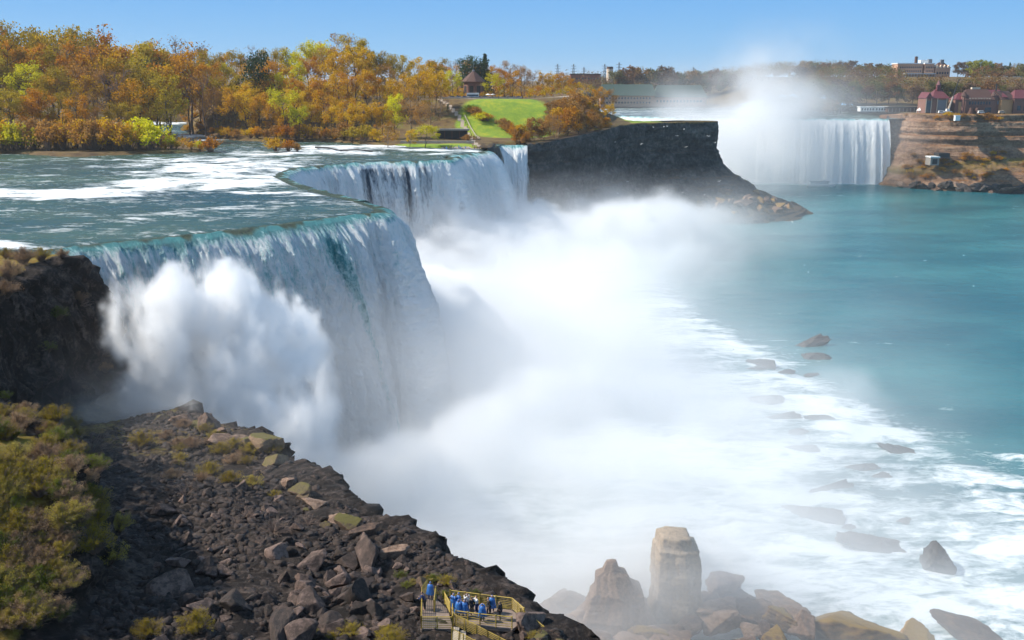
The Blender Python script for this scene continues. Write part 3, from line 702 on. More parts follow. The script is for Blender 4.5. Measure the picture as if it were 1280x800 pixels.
def leaves(cent, rad, n_each, size, rs, flat=1.0, up=0.0):
    """leaf quads scattered about centres"""
    n = len(cent) * n_each
    c = np.repeat(np.asarray(cent), n_each, 0); r = np.repeat(np.asarray(rad), n_each)
    d = rs.normal(size=(n, 3)); d /= np.linalg.norm(d, axis=1)[:, None]
    p = c + d * (r * rs.uniform(0.25, 1, n) ** 0.6)[:, None] * np.array([1, 1, flat])
    a = rs.normal(size=(n, 3)); a[:, 2] += up; a /= np.linalg.norm(a, axis=1)[:, None]
    b = np.cross(a, rs.normal(size=(n, 3))); b /= np.linalg.norm(b, axis=1)[:, None] + 1e-9
    s = size * rs.uniform(0.6, 1.3, n)[:, None]
    V = np.stack([p - a * s, p + b * s * 0.6, p + a * s, p - b * s * 0.6], 1).reshape(-1, 3)
    return V, np.arange(n * 4).reshape(-1, 4)
def grow(H, spread, rs, first=0.3, nl=8, ns=4, twig=0, r0=None):
    r0 = r0 or H * 0.018
    segs = []; tips = []
    n = 8; z = np.linspace(0, H * 0.86, n)
    wob = np.cumsum(rs.normal(size=(n, 2)) * H * 0.012, 0); wob -= wob[0]
    tr = np.column_stack([wob, z]); segs.append((tr, np.linspace(r0, r0 * 0.2, n)))
    tips.append(tr[-1])
    for i in range(nl):
        f = first + (1 - first) * (i + rs.uniform(0, 1)) / nl * 0.95; z0 = f * H * 0.86
        p0 = np.array([np.interp(z0, z, tr[:, 0]), np.interp(z0, z, tr[:, 1]), z0])
        az = i * 2.4 + rs.uniform(-.5, .5); L = spread * (1.15 - 0.65 * f) * rs.uniform(0.7, 1.1); el = rs.uniform(0.35, 0.95)
        dirv = np.array([math.cos(az) * math.cos(el), math.sin(az) * math.cos(el), math.sin(el)])
        q = np.array([p0 + dirv * L * t_ + np.array([0, 0, L * 0.18 * t_ * t_]) for t_ in (0, .35, .7, 1)])
        segs.append((q, np.linspace(r0 * 0.45, r0 * 0.1, 4))); tips.append(q[-1]); tips.append(q[2])
        for j in range(ns):
            t_ = rs.uniform(0.35, 0.95); b0 = p0 + dirv * L * t_ + np.array([0, 0, L * 0.18 * t_ * t_])
            d2 = dirv + rs.normal(size=3) * 0.65; d2[2] = abs(d2[2]) * 0.8 + 0.1; d2 /= np.linalg.norm(d2)
            l2 = L * rs.uniform(0.3, 0.55); e = b0 + d2 * l2
            segs.append((np.array([b0, b0 + d2 * l2 * .5, e]), np.array([r0 * 0.2, r0 * 0.12, r0 * 0.05]))); tips.append(e)
            for k in range(twig):
                t3 = rs.uniform(0.2, 1); b1 = b0 + d2 * l2 * t3; d3 = d2 + rs.normal(size=3) * 0.6; d3[2] += 0.2; d3 /= np.linalg.norm(d3)
                e3 = b1 + d3 * l2 * rs.uniform(0.35, 0.7)
                segs.append((np.array([b1, e3]), np.array([r0 * 0.09, r0 * 0.035])))
    return segs, tips
def thing(name, label, cat, loc=(0, 0, 0), rz=0, group=None):
    o = bpy.data.objects.new(name, None); COL.objects.link(o); o.location = loc; o.rotation_euler = (0, 0, rz)
    return tag(o, label, cat, group)
TREES = {}
def tree_proto(kind, seed):
    """unit meshes for a tree 10 m high: trunk (with its limbs) and crown"""
    rs = np.random.RandomState(seed)
    if kind == 'conifer':
        segs = [(np.array([[0, 0, 0], [0, 0, 5.], [0, 0, 9.8]]), np.array([.16, .1, .02]))]; cent = []; rad = []
        for z in np.linspace(1.2, 9.6, 26):
            R_ = 2.0 * (1 - z / 10.2)
            for a_ in rs.uniform(0, 6.28, 7): cent.append((R_ * .7 * math.cos(a_), R_ * .7 * math.sin(a_), z)); rad.append(.25 + R_ * .35)
        V, F = leaves(cent, rad, 9, 0.2, rs, 0.6)
        mats = (M_BARK, LEAF['evergreen'])
    elif kind == 'bare':
        segs, tips = grow(10, 4.2, rs, 0.22, 9, 6, 9, 0.15)
        V, F = leaves(tips, [1.0] * len(tips), 12, 0.09, rs); mats = (M_TWIG, LEAF['brown'])
    elif kind == 'evergreen':
        segs, tips = grow(10, 3.0, rs, 0.15, 10, 5)
        V, F = leaves(tips, [1.15] * len(tips), 36, 0.17, rs, .9); mats = (M_BARK, LEAF['evergreen'])
    else:
        tall = seed % 2
        segs, tips = grow(10, 3.0 + 1.2 * rs.rand(), rs, 0.2 + 0.12 * tall, 8 + seed % 3, 5, 1, 0.13)
        tips = [t_ for t_ in tips if rs.rand() > 0.12]
        rad = rs.uniform(0.5, 1.3, len(tips))
        V, F = leaves(tips, rad, 56 if kind != 'brown' else 40, 0.135 if kind != 'brown' else 0.11, rs, 0.85)
        mats = (M_TWIG if kind == 'brown' else M_BARK, LEAF[kind])
    tv, tf = tubes(segs, 4)
    a = mesh_np('trunk', tv, tf, True); a.materials.append(mats[0])
    b = mesh_np('crown', V, F, False); b.materials.append(mats[1])
    return a, b
def shrub_proto(kind, seed, leaf=0.05, n=60, dens=26, twigcol=None, bare=0.0, rmax=.2):
    """unit shrub about 1 m high, 1.4 m wide"""
    rs = np.random.RandomState(seed); segs = []; tips = []
    for i in range(n):
        az = rs.uniform(0, 6.28); sp = rs.uniform(0, 0.75); h = rs.uniform(0.45, 1.0) * (1 - 0.35 * sp)
        e = np.array([math.cos(az) * sp, math.sin(az) * sp, h]); b0 = e * np.array([.15, .15, 0])
        m_ = (b0 + e) / 2 + np.array([0, 0, .12])
        segs.append((np.array([b0, m_, e]), np.array([.012, .009, .003]))); 
        if rs.rand() < bare:
            for _ in range(3): q = m_ + (e - m_) * rs.uniform(.2, .9); segs.append((np.array([q, q + (e - m_) * .5 + rs.normal(size=3) * .09]), np.array([.004, .0015])))
            continue
        tips.append(e); tips.append((m_ + e) / 2)
    V, F = leaves(tips, rs.uniform(.4 * rmax, rmax, len(tips)), dens, leaf, rs)
    tv, tf = tubes(segs, 3)
    a = mesh_np('stems', tv, tf, True); a.materials.append(twigcol or M_TWIG)
    b = mesh_np('foliage', V, F, False); b.materials.append(LEAF[kind])
    return a, b
for k in ('golden', 'orange', 'lime', 'olive', 'brown'):
    TREES[k] = [tree_proto(k, 40 + 7 * i + len(k)) for i in range(3)]
TREES['bare'] = [tree_proto('bare', 91), tree_proto('bare', 92)]
TREES['evergreen'] = [tree_proto('evergreen', 95)]; TREES['conifer'] = [tree_proto('conifer', 97)]
HAZY = {'golden': leaf_mat('distant_golden', (0.24, 0.13, 0.03), (0.30, 0.19, 0.04)), 'orange': leaf_mat('distant_orange', (0.19, 0.09, 0.03), (0.27, 0.13, 0.04)), 'lime': leaf_mat('distant_lime', (0.22, 0.24, 0.03), (0.34, 0.33, 0.04)), 'olive': leaf_mat('distant_olive', (0.10, 0.095, 0.03), (0.18, 0.16, 0.04)), 'brown': leaf_mat('distant_brown', (0.12, 0.075, 0.045), (0.19, 0.11, 0.06))}  # duller leaf colours, with the haze of distance painted in
def far_proto(kind, seed, hz=False):
    rs = np.random.RandomState(seed); segs, tips = grow(10, 4.2, rs, 0.08, 10, 4)
    V, F = leaves(tips, rs.uniform(0.8, 1.5, len(tips)), 22, 0.34, rs, .9)
    tv, tf = tubes(segs, 3); a = mesh_np('trunk', tv, tf, True); a.materials.append(M_BARK)
    b = mesh_np('crown', V, F, False); b.materials.append((HAZY if hz else LEAF)[kind]); return a, b
FART = {k: [far_proto(k, 140 + 3 * i) for i in range(2)] for k in ('golden', 'orange', 'lime', 'olive', 'brown')}
FARH = {k: [far_proto(k, 140 + 3 * i, True) for i in range(2)] for k in ('golden', 'orange', 'lime', 'olive', 'brown')}
for _d in (FART, FARH): _d['bare'] = TREES['bare']; _d['conifer'] = TREES['conifer']
SHR = {k: [shrub_proto(k, 60 + i, 0.045, 46, 16) for i in range(2)] for k in ('golden', 'orange', 'lime', 'olive', 'brown', 'scrub')}
LEAF['near_olive'] = leaf_mat('near_olive', (0.27, 0.20, 0.035), (0.45, 0.36, 0.07)); LEAF['dry'] = leaf_mat('dry_tan', (0.26, 0.16, 0.09), (0.42, 0.28, 0.16))
NEARSHR = {k: [shrub_proto({'golden': 'scrub', 'scrub': 'near_olive', 'brown': 'dry'}.get(k, k), 70 + i, 0.017, 190, 30, None, .45, .15) for i in range(2)] for k in ('scrub', 'green', 'brown', 'golden')}
WORD = {'golden': 'golden leafy', 'orange': 'orange brown', 'lime': 'bright yellow green', 'olive': 'dull olive', 'brown': 'reddish brown', 'bare': 'bare grey', 'evergreen': 'dark evergreen', 'conifer': 'dark pointed conifer',
        'scrub': 'yellow brown', 'green': 'leafy green'}
ORD = ['', 'first', 'second', 'third', 'fourth', 'fifth', 'sixth', 'seventh', 'eighth', 'ninth', 'tenth', 'eleventh', 'twelfth', 'thirteenth', 'fourteenth', 'fifteenth', 'sixteenth', 'seventeenth', 'eighteenth', 'nineteenth', 'twentieth',
       'twenty-first', 'twenty-second', 'twenty-third', 'twenty-fourth', 'twenty-fifth', 'twenty-sixth', 'twenty-seventh', 'twenty-eighth', 'twenty-ninth', 'thirtieth']
def plant(kind, x, y, z, H, width=1.0, cat='tree', protos=None, label=None, group=None, tilt=0.0):
    pr = (protos or TREES)[kind]; a, b = pr[rnd.randrange(len(pr))]
    nm = {'conifer': 'conifer_tree', 'evergreen': 'evergreen_tree', 'bare': 'bare_tree'}.get(kind, 'leafy_tree') if cat == 'tree' else 'shrub'
    s = H / (10.0 if cat == 'tree' else 1.0)
    o = thing(nm, label, cat, (x, y, z - 0.03 * H), rnd.uniform(0, 6.28), group)
    o.scale = (s * width, s * width, s); o.rotation_euler[0] = tilt
    for me in (a, b):
        c = bpy.data.objects.new(me.name.split('.')[0], me); COL.objects.link(c); c.parent = o
    return o
def row(items, rowname, zone, group, cat='tree', protos=None):
    """items: (px, d, top_py, kind, width); sorted left to right for the labels"""
    items = sorted(items); n = len(items)
    for i, (px, d, ytop, kind, wd) in enumerate(items):
        p = U(px, ytop, d=d); x = p.x
        z = GROUND(x, d)
        H = p.z - z
        if H < 2: continue
        noun = 'tree' if cat == 'tree' else 'shrub'
        lab = '%s %s, %s from left, %s, %s' % (WORD[kind], noun if kind != 'conifer' else '', ORD[min(i + 1, 30)], rowname, zone)
        plant(kind, x, d, z, H, wd, cat, protos, lab.replace(' ,', ','), group)
def GROUND(x, y):
    if bool(inside(FAR_POLY, np.array([float(x)]), np.array([float(y)]))[0]): return float(far_z(np.array([float(x)]), np.array([float(y)]))[0])
    return max(53.8, gz(x, y))
def pick(wt):
    r = rnd.uniform(0, sum(wt.values()))
    for k, v in wt.items():
        r -= v
        if r <= 0: return k
    return k
SKYL = [(-60, 26), (0, 29), (60, 31), (100, 36), (140, 46), (180, 54), (215, 58), (245, 62), (300, 64), (330, 56), (365, 58), (400, 47), (440, 42), (470, 58), (500, 68), (560, 72), (620, 76), (650, 79), (700, 88), (760, 106)]
def skyl(px): return float(np.interp(px, [a for a, _ in SKYL], [b for _, b in SKYL]))
# left wood
W1 = {'golden': 4, 'orange': 3, 'olive': 5, 'lime': .7, 'brown': 1.2, 'bare': 1}
row([(px + rnd.uniform(-5, 5), 585 + rnd.uniform(-8, 8), skyl(px) + rnd.uniform(-3, 5), pick({'olive': 5, 'orange': 2, 'golden': 2, 'brown': 1}), .95) for px in range(-30, 235, 17)], 'skyline row', 'left wood', 'trees on the skyline of the left wood')
row([(px + rnd.uniform(-5, 5), 548 + rnd.uniform(-8, 8), skyl(px) + 17 + rnd.uniform(-4, 7), pick(W1), 1) for px in range(-30, 210, 18)], 'back row', 'left wood', 'trees in the left wood')
row([(px + rnd.uniform(-5, 5), 510 + rnd.uniform(-8, 8), 76 + px * .09 + rnd.uniform(-8, 8), pick(W1), 1) for px in range(-25, 205, 19)], 'middle row', 'left wood', 'trees in the left wood')
row([(px + rnd.uniform(-5, 5), 470 + rnd.uniform(-7, 7), 108 + px * .12 + rnd.uniform(-9, 9), pick({'orange': 3, 'golden': 4, 'brown': 2, 'olive': 2, 'bare': 1.5}), 1.05) for px in range(-25, 175, 19)], 'front row', 'left wood', 'trees in the left wood')
row([(px + rnd.uniform(-4, 4), 440 + rnd.uniform(-3, 5) if px < 190 else 447, (152 if px < 185 else 172) + rnd.uniform(-6, 5), pick({'lime': 5, 'orange': 1.5, 'golden': 3, 'brown': 1.5}), rnd.uniform(.85, 1.1)) for px in range(-12, 262, 13)], 'waterside row', 'left wood', 'shrubs along the waterside of the left wood', 'shrub', SHR)
# wood behind the river gap
row([(px + rnd.uniform(-3, 3), 800 + rnd.uniform(-4, 8), skyl(px) + rnd.uniform(-2, 10), pick(W1), 1) for px in range(150, 262, 15)], 'far end', 'river gap', 'trees at the far end of the river gap')
row([(px + rnd.uniform(-3, 3), 788, 108 + rnd.uniform(-8, 8), pick({'brown': 3, 'olive': 2, 'orange': 2}), 1) for px in range(160, 262, 14)], 'front of the far end', 'river gap', 'trees at the far end of the river gap')
row([(178, 560, 66, 'evergreen', 1.0), (232, 600, 48, 'bare', 1.15), (318, 575, 58, 'evergreen', .9)], 'dark group', 'skyline near the river gap', 'standout skyline trees')
# middle wood: shore distance by px
def shore_d(px):
    return float(np.interp(px, [232, 237, 275, 300, 350, 400, 470, 540, 600], [SHORE_M[i][1] for i in range(9)] if False else [p[1] for p in (SHORE_M[0], SHORE_M[1], SHORE_M[2], SHORE_M[3], SHORE_M[4], SHORE_M[5], SHORE_M[6], SHORE_M[7], SHORE_M[9])]))
W2 = {'golden': 6, 'orange': 2.5, 'lime': 1.8, 'olive': 1.5, 'brown': 2, 'bare': .7}
row([(px + rnd.uniform(-4, 4), 640 + rnd.uniform(-8, 8), skyl(px) + rnd.uniform(-2, 5), pick({'golden': 3, 'olive': 3, 'bare': 1, 'brown': 1, 'lime': 2}), .95) for px in range(248, 560, 15)], 'skyline row', 'middle wood', 'trees on the skyline of the middle wood')
row([(px + rnd.uniform(-4, 4), 608 + rnd.uniform(-8, 8), skyl(px) + 16 + rnd.uniform(-5, 6), pick(W2), 1) for px in range(246, 545, 16)], 'back row', 'middle wood', 'trees in the middle wood')
row([(px + rnd.uniform(-4, 4), 572 + rnd.uniform(-6, 6), 92 + rnd.uniform(-9, 7), pick(W2), 1) for px in range(250, 545, 17)], 'middle row', 'middle wood', 'trees in the middle wood')
row([(px + rnd.uniform(-4, 4), max(shore_d(px) + 22, 516) + rnd.uniform(-5, 5), 118 + rnd.uniform(-12, 10), pick({'golden': 6, 'orange': 3, 'brown': 1.5, 'lime': .9, 'bare': .8}), 1) for px in range(240, 535, 16)], 'front row', 'middle wood', 'trees in the middle wood')
row([(355, 524, 106, 'lime', 1.1), (372, 520, 130, 'lime', 1.0)], 'lime pair', 'middle wood', 'bright trees at the front of the middle wood')
row([(px + rnd.uniform(-3, 3), shore_d(px) + 4.5 + rnd.uniform(0, 3), 156 + rnd.uniform(-5, 6), pick({'orange': 3, 'brown': 4, 'golden': 2, 'olive': 2}), 1.1) for px in range(238, 470, 12)], 'waterside row', 'middle wood', 'shrubs along the waterside of the middle wood', 'shrub', SHR)
# unseen trees added on the plateau left of the view to shade the slope
for i, (x, y, h) in enumerate([(-63, 99, 12), (-66, 105, 13), (-69, 111, 13), (-72, 117, 12), (-74, 122, 11), (-70, 103, 13), (-76, 114, 13)]):
    plant('olive', x, y, 54.0, h, .8, 'tree', None, 'added unseen olive tree on the plateau beyond the left edge, %s away' % ORD[i + 1], 'added trees beyond the left edge')
# park
row([(566, 604, 86, 'lime', 1.15), (619, 604, 90, 'lime', 1.1), (552, 608, 92, 'golden', 1.0), (641, 606, 84, 'orange', 1.1), (654, 610, 80, 'bare', 1.1), (630, 612, 84, 'orange', 1.0)], 'terrace row', 'park lawn', 'trees along the terrace above the lawn')
row([(px + rnd.uniform(-3, 3), 668 + rnd.uniform(-5, 5), skyl(px) + rnd.uniform(-2, 6), pick({'orange': 3, 'golden': 3, 'bare': 2, 'brown': 2}), 1.05) for px in range(545, 765, 12)], 'skyline row', 'park', 'trees on the skyline behind the park')
row([(587, 655, 66, 'evergreen', 1.1), (600, 650, 70, 'evergreen', 1.1), (606, 660, 64, 'conifer', 1.0)], 'dark clump', 'park skyline', 'dark evergreens behind the pavilion')
row([(548, 560, 112, 'bare', 1.0), (538, 545, 126, 'bare', 1.2), (560, 566, 128, 'evergreen', .6)], 'bare clump', 'left edge of the lawn', 'bare trees left of the lawn')
row([(532, 470, 154, 'lime', 1.9), (484, 474, 155, 'brown', 1.5), (512, 473, 160, 'golden', 1.2)], 'rounded row', 'riverside path', 'rounded trees by the riverside path')
row([(px, 645 + (px % 7) * 2, 100 + (px - 650) * .28 + rnd.uniform(-6, 6), pick({'orange': 4, 'golden': 3, 'brown': 4, 'bare': 2}), 1.0) for px in range(646, 765, 9)], 'back row', 'clifftop thicket', 'trees in the clifftop thicket')
# clifftop thicket following the edge
cl_items = []
for i in range(60):
    t_ = .07 + .93 * i / 59; k = t_ * 3.9; j = int(k); f_ = k - j
    a_ = Vector(CL[j]).lerp(Vector(CL[j + 1]), f_); off = 4 + (i % 4) * (7 if t_ > .35 else 2.5) + rnd.uniform(0, 3)
    x, y = a_.x - off * 0.85, a_.y + off * 0.6
    pxx = 640 + 1200 * x / (y * math.cos(PITCH) + 5); yt_ = float(np.interp(pxx, [640, 665, 690, 715, 740, 770, 790], [165, 150, 126, 112, 118, 132, 150])) + (3 - i % 4) * 7 + rnd.uniform(-6, 8)
    cl_items.append((x, y, max(4, min(18, U(pxx, yt_, d=y).z - GROUND(x, y))), i % 4))
cl_items.sort(key=lambda q: q[0] / q[1])
for i, (x, y, H, r_) in enumerate(cl_items):
    kd = pick({'brown': 5, 'orange': 2.5, 'golden': 1.5, 'bare': 2})
    cnt = sum(1 for q in cl_items[:i + 1] if q[3] == r_)
    plant(kd, x, y, GROUND(x, y), H, 1.1, 'tree', FART if i % 3 else None, '%s bushy tree, %s from left in the %s rank along the cliff edge' % (WORD[kd], ORD[cnt], ORD[r_ + 1]), 'bushy trees along the cliff edge')
# slope bushes right of the lawn
for i in range(22):
    px = 588 + (i * 41 % 80) + rnd.uniform(-3, 3); d = 506 + (i * 29 % 60) + (px - 588) * .35
    x = (px - 640) / 1200 * d * 1.02; kd = pick({'lime': 2, 'golden': 3, 'brown': 3, 'orange': 3})
    if gz(x, d) < 54: continue
    plant(kd, x, d, GROUND(x, d), rnd.uniform(2.6, 5.0), 1.5, 'shrub', SHR, '%s shrub on the slope right of the lawn, %s of the scattered ones' % (WORD[kd], ORD[i + 1]), 'shrubs on the slope right of the lawn')
# islet bush in the rapids
ib = U(353, 190, z=54.0)
M_ISLET = M_GOAT
for i, (dx, dy, h, kd, lb) in enumerate([(-3, 1, 6.5, 'golden', 'golden shrub on the left of the small islet in the rapids'), (2.5, 0, 5.5, 'orange', 'orange shrub in the middle of the small islet in the rapids'), (7, -1, 4.0, 'brown', 'low brown shrub at the right end of the small islet')]):
    plant(kd, ib.x + dx, ib.y + dy, 54.3, h, 1.1, 'shrub', SHR, lb, 'shrubs on the islet in the rapids')
# far woods: the mass behind as one, the trees that stand out in front and on the skyline one by one
def mass(name, spots, label, mats_, leaf=.9, per=70, seed=1):
    rs = np.random.RandomState(seed); VV = [[] for _ in mats_]
    for (x, y, z, H) in spots:
        k = rs.randint(len(mats_)); n = 5
        c = np.column_stack([x + rs.normal(size=n) * H * .28, y + rs.normal(size=n) * H * .28, z + H * rs.uniform(.35, .85, n)])
        V, F = leaves(c, [H * .3] * n, per // n, leaf, rs, .9); VV[k].append(V)
    allV = np.concatenate([np.concatenate(v) for v in VV if v]); me = mesh_np(name, allV, np.arange(len(allV)).reshape(-1, 4), False)
    idx = np.concatenate([np.full(sum(len(q) for q in v) // 4, i) for i, v in enumerate(VV) if v]).astype(np.int32)
    for m_ in mats_: me.materials.append(m_)
    me.polygons.foreach_set('material_index', idx)
    o = bpy.data.objects.new(name, me); COL.objects.link(o); tag(o, label, 'woodland', kind='stuff')
rs9 = np.random.RandomState(3); sp = []
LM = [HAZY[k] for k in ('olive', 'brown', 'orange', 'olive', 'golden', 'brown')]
for i in range(1050):
    d = rs9.uniform(915, 1125); px = rs9.uniform(950, 1320); x = (px - 640) / 1200 * d
    if d < 990 and px > 1030: continue
    if 1108 < px < 1198 and d > 1030: continue
    if px > 1190 and d > 1040 and rs9.rand() < .8: continue
    sp.append((x, d, GROUND(x, d), rs9.uniform(11, 17)))
for i in range(420):
    d = rs9.uniform(1290, 1440); px = rs9.uniform(690, 1040); x = (px - 640) / 1200 * d; sp.append((x, d, GROUND(x, d), rs9.uniform(15, 23)))
for i in range(300):
    d = rs9.uniform(1000, 1250); px = rs9.uniform(-60, 560); x = (px - 640) / 1200 * d; sp.append((x, d, GROUND(x, d), rs9.uniform(16, 24)))
for i in range(150):
    d = rs9.uniform(1170, 1300); px = rs9.uniform(1190, 1330); x = (px - 640) / 1200 * d; sp.append((x, d, GROUND(x, d), rs9.uniform(9, 14)))
for i in range(90):
    d = rs9.uniform(1136, 1180); px = rs9.uniform(1192, 1330); x = (px - 640) / 1200 * d; sp.append((x, d, GROUND(x, d) - 1, rs9.uniform(5, 9)))
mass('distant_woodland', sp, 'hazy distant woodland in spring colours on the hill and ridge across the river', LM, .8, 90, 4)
sp = []
while len(sp) < 2600:
    x, y = rs9.uniform(-420, 60), rs9.uniform(440, 780)
    if x / y < -.62: continue
    q = np.array([x]), np.array([y])
    iM, iL = inside(ISLAND_POLY, *q)[0], inside(LEFT_POLY, *q)[0]
    if not (iM or iL): continue
    if iM and -60 < x < 45 and y < 612: continue
    if iM and poly_dist(CL, *q)[0][0] < 3: continue
    sp.append((x, y, GROUND(x, y), rs9.uniform(1.5, 5)))
mass('undergrowth', sp, 'brown and golden undergrowth beneath the trees of the island woods', [LEAF[k] for k in ('brown', 'orange', 'olive', 'golden')], .32, 60, 6)
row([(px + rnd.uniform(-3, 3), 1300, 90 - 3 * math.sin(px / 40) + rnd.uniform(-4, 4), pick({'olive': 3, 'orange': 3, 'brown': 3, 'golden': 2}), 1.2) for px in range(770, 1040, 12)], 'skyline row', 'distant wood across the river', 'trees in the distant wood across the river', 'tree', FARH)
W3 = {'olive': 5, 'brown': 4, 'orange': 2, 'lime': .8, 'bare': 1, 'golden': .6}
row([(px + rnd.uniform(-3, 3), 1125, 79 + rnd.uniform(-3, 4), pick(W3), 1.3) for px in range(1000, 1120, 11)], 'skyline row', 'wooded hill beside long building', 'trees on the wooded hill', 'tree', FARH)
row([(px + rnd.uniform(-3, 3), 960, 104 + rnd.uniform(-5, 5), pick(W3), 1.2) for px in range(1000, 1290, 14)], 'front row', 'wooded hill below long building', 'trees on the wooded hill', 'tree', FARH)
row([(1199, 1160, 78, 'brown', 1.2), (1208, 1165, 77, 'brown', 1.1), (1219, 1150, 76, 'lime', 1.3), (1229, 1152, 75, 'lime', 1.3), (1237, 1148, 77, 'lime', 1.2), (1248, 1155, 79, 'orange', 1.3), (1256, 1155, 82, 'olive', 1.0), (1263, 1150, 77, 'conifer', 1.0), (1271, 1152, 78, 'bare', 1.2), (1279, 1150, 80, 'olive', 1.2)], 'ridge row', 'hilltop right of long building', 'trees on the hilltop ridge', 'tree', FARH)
# ------------------------------------------------------------------ mesh builder for made things
class MB:
    def __init__(s): s.v = []; s.f = []
    def add(s, V, F):
        o = len(s.v); s.v += [tuple(p) for p in V]; s.f += [tuple(i + o for i in f) for f in F]; return s
    def box(s, x0, x1, y0, y1, z0, z1):
        return s.add([(x0, y0, z0), (x1, y0, z0), (x1, y1, z0), (x0, y1, z0), (x0, y0, z1), (x1, y0, z1), (x1, y1, z1), (x0, y1, z1)],
                     [(0, 3, 2, 1), (4, 5, 6, 7), (0, 1, 5, 4), (1, 2, 6, 5), (2, 3, 7, 6), (3, 0, 4, 7)])
    def bar(s, a, b, r, sides=6, r2=None):
        V, F = tubes([(np.array([a, b], float), np.array([r, r2 if r2 is not None else r]))], sides); F = [tuple(f) for f in F]
        n = sides; F += [tuple(range(n))[::-1], tuple(range(n, 2 * n))]; return s.add(V, F)
    def gable(s, x0, x1, y0, y1, z0, z1, along='x', ov=0.0):
        x0 -= ov; x1 += ov; y0 -= ov; y1 += ov
        if along == 'x':
            ym = (y0 + y1) / 2; V = [(x0, y0, z0), (x1, y0, z0), (x1, y1, z0), (x0, y1, z0), (x0, ym, z1), (x1, ym, z1)]
            F = [(0, 1, 5, 4), (2, 3, 4, 5), (0, 4, 3), (1, 2, 5), (0, 3, 2, 1)]
        else:
            xm = (x0 + x1) / 2; V = [(x0, y0, z0), (x1, y0, z0), (x1, y1, z0), (x0, y1, z0), (xm, y0, z1), (xm, y1, z1)]
            F = [(0, 4, 5, 3), (1, 2, 5, 4), (0, 1, 4), (2, 3, 5), (0, 3, 2, 1)]
        return s.add(V, F)
    def hip(s, x0, x1, y0, y1, z0, z1, k=0.35):
        dx = min((x1 - x0) * k, (x1 - x0) / 2); ym = (y0 + y1) / 2
        V = [(x0, y0, z0), (x1, y0, z0), (x1, y1, z0), (x0, y1, z0), (x0 + dx, ym, z1), (x1 - dx, ym, z1)]
        return s.add(V, [(0, 1, 5, 4), (2, 3, 4, 5), (0, 4, 3), (1, 2, 5), (0, 3, 2, 1)])
    def cone(s, cx, cy, z0, z1, r0, r1, n=8):
        V = [(cx + r0 * math.cos(2 * math.pi * i / n), cy + r0 * math.sin(2 * math.pi * i / n), z0) for i in range(n)] + [(cx + r1 * math.cos(2 * math.pi * i / n), cy + r1 * math.sin(2 * math.pi * i / n), z1) for i in range(n)]
        F = [(i, (i + 1) % n, n + (i + 1) % n, n + i) for i in range(n)] + [tuple(range(n))[::-1], tuple(range(n, 2 * n))]
        return s.add(V, F)
    def mesh(s, name, bevel=0.0):
        me = bpy.data.meshes.new(name); me.from_pydata(s.v, [], s.f); me.update()
        bm = bmesh.new(); bm.from_mesh(me); bmesh.ops.recalc_face_normals(bm, faces=bm.faces)
        if bevel: bmesh.ops.bevel(bm, geom=list(bm.edges), offset=bevel, segments=1, affect='EDGES')
        bm.to_mesh(me); bm.free(); return me
    def build(s, name, m, parent=None, bevel=0.0): return link(name, s.mesh(name, bevel), m, parent)
M = {}
for k, c, r in [('brick', (0.27, 0.085, 0.055), .85), ('pinkstone', (0.52, 0.30, 0.20), .85), ('cream', (0.62, 0.50, 0.38), .8), ('white', (0.8, 0.8, 0.78), .5), ('maroon', (0.13, 0.03, 0.035), .6),
                ('plumstone', (0.22, 0.11, 0.085), .85), ('tanwall', (0.55, 0.30, 0.14), .8), ('greenroof', (0.05, 0.085, 0.065), .6), ('glass', (0.03, 0.05, 0.07), .15), ('dark', (0.02, 0.02, 0.022), .6),
                ('greystone', (0.28, 0.25, 0.22), .85), ('brownroof', (0.085, 0.04, 0.03), .8), ('concrete', (0.42, 0.36, 0.30), .85), ('steel', (0.16, 0.17, 0.19), .5), ('yellow', (0.36, 0.25, 0.04), .6),
                ('plank', (0.20, 0.15, 0.12), .8), ('log', (0.10, 0.07, 0.035), .9), ('bluecar', (0.05, 0.12, 0.3), .3), ('redcar', (0.35, 0.04, 0.03), .3), ('greycar', (0.3, 0.3, 0.32), .3), ('tyre', (0.015, 0.015, 0.015), .8)]:
    M[k] = simple(k, c, r, 0.12 if r < .6 else 0.25, 1.5)

# ------------------------------------------------------------------ boulders
def boulder_mesh(seed, n=14, flat=0.75, sub=4, amp=.07):
    """rock: a sphere of directions cut by random planes, then roughened"""
    rs = np.random.RandomState(seed); bm = bmesh.new(); bmesh.ops.create_icosphere(bm, subdivisions=sub, radius=1)
    D = np.array([v.co[:] for v in bm.verts]); P_ = rs.normal(size=(n, 3)); P_ /= np.linalg.norm(P_, axis=1)[:, None]; w_ = rs.uniform(.5, .95, n)
    q = w_[None, :] / np.maximum(D @ P_.T, .12); r = np.minimum(q.min(axis=1), 1.4)
    c = D * r[:, None]; d = amp * fbm(c[:, 0] * 2.4 + seed, c[:, 1] * 2.4, c[:, 2] * 2.4, 5, seed, .6, True) + amp * .5 * fbm(c[:, 0] * 1.2, c[:, 1] * 1.2, c[:, 2] * 7, 3, seed + 2)
    c = c * (1 + d)[:, None] * np.array([1, rs.uniform(.65, .95), flat * rs.uniform(.75, 1.05)])
    for v, k in zip(bm.verts, c): v.co = k
    me = bpy.data.meshes.new('boulder'); bm.to_mesh(me); bm.free()
    me.polygons.foreach_set('use_smooth', [sub > 4] * len(me.polygons)); return me
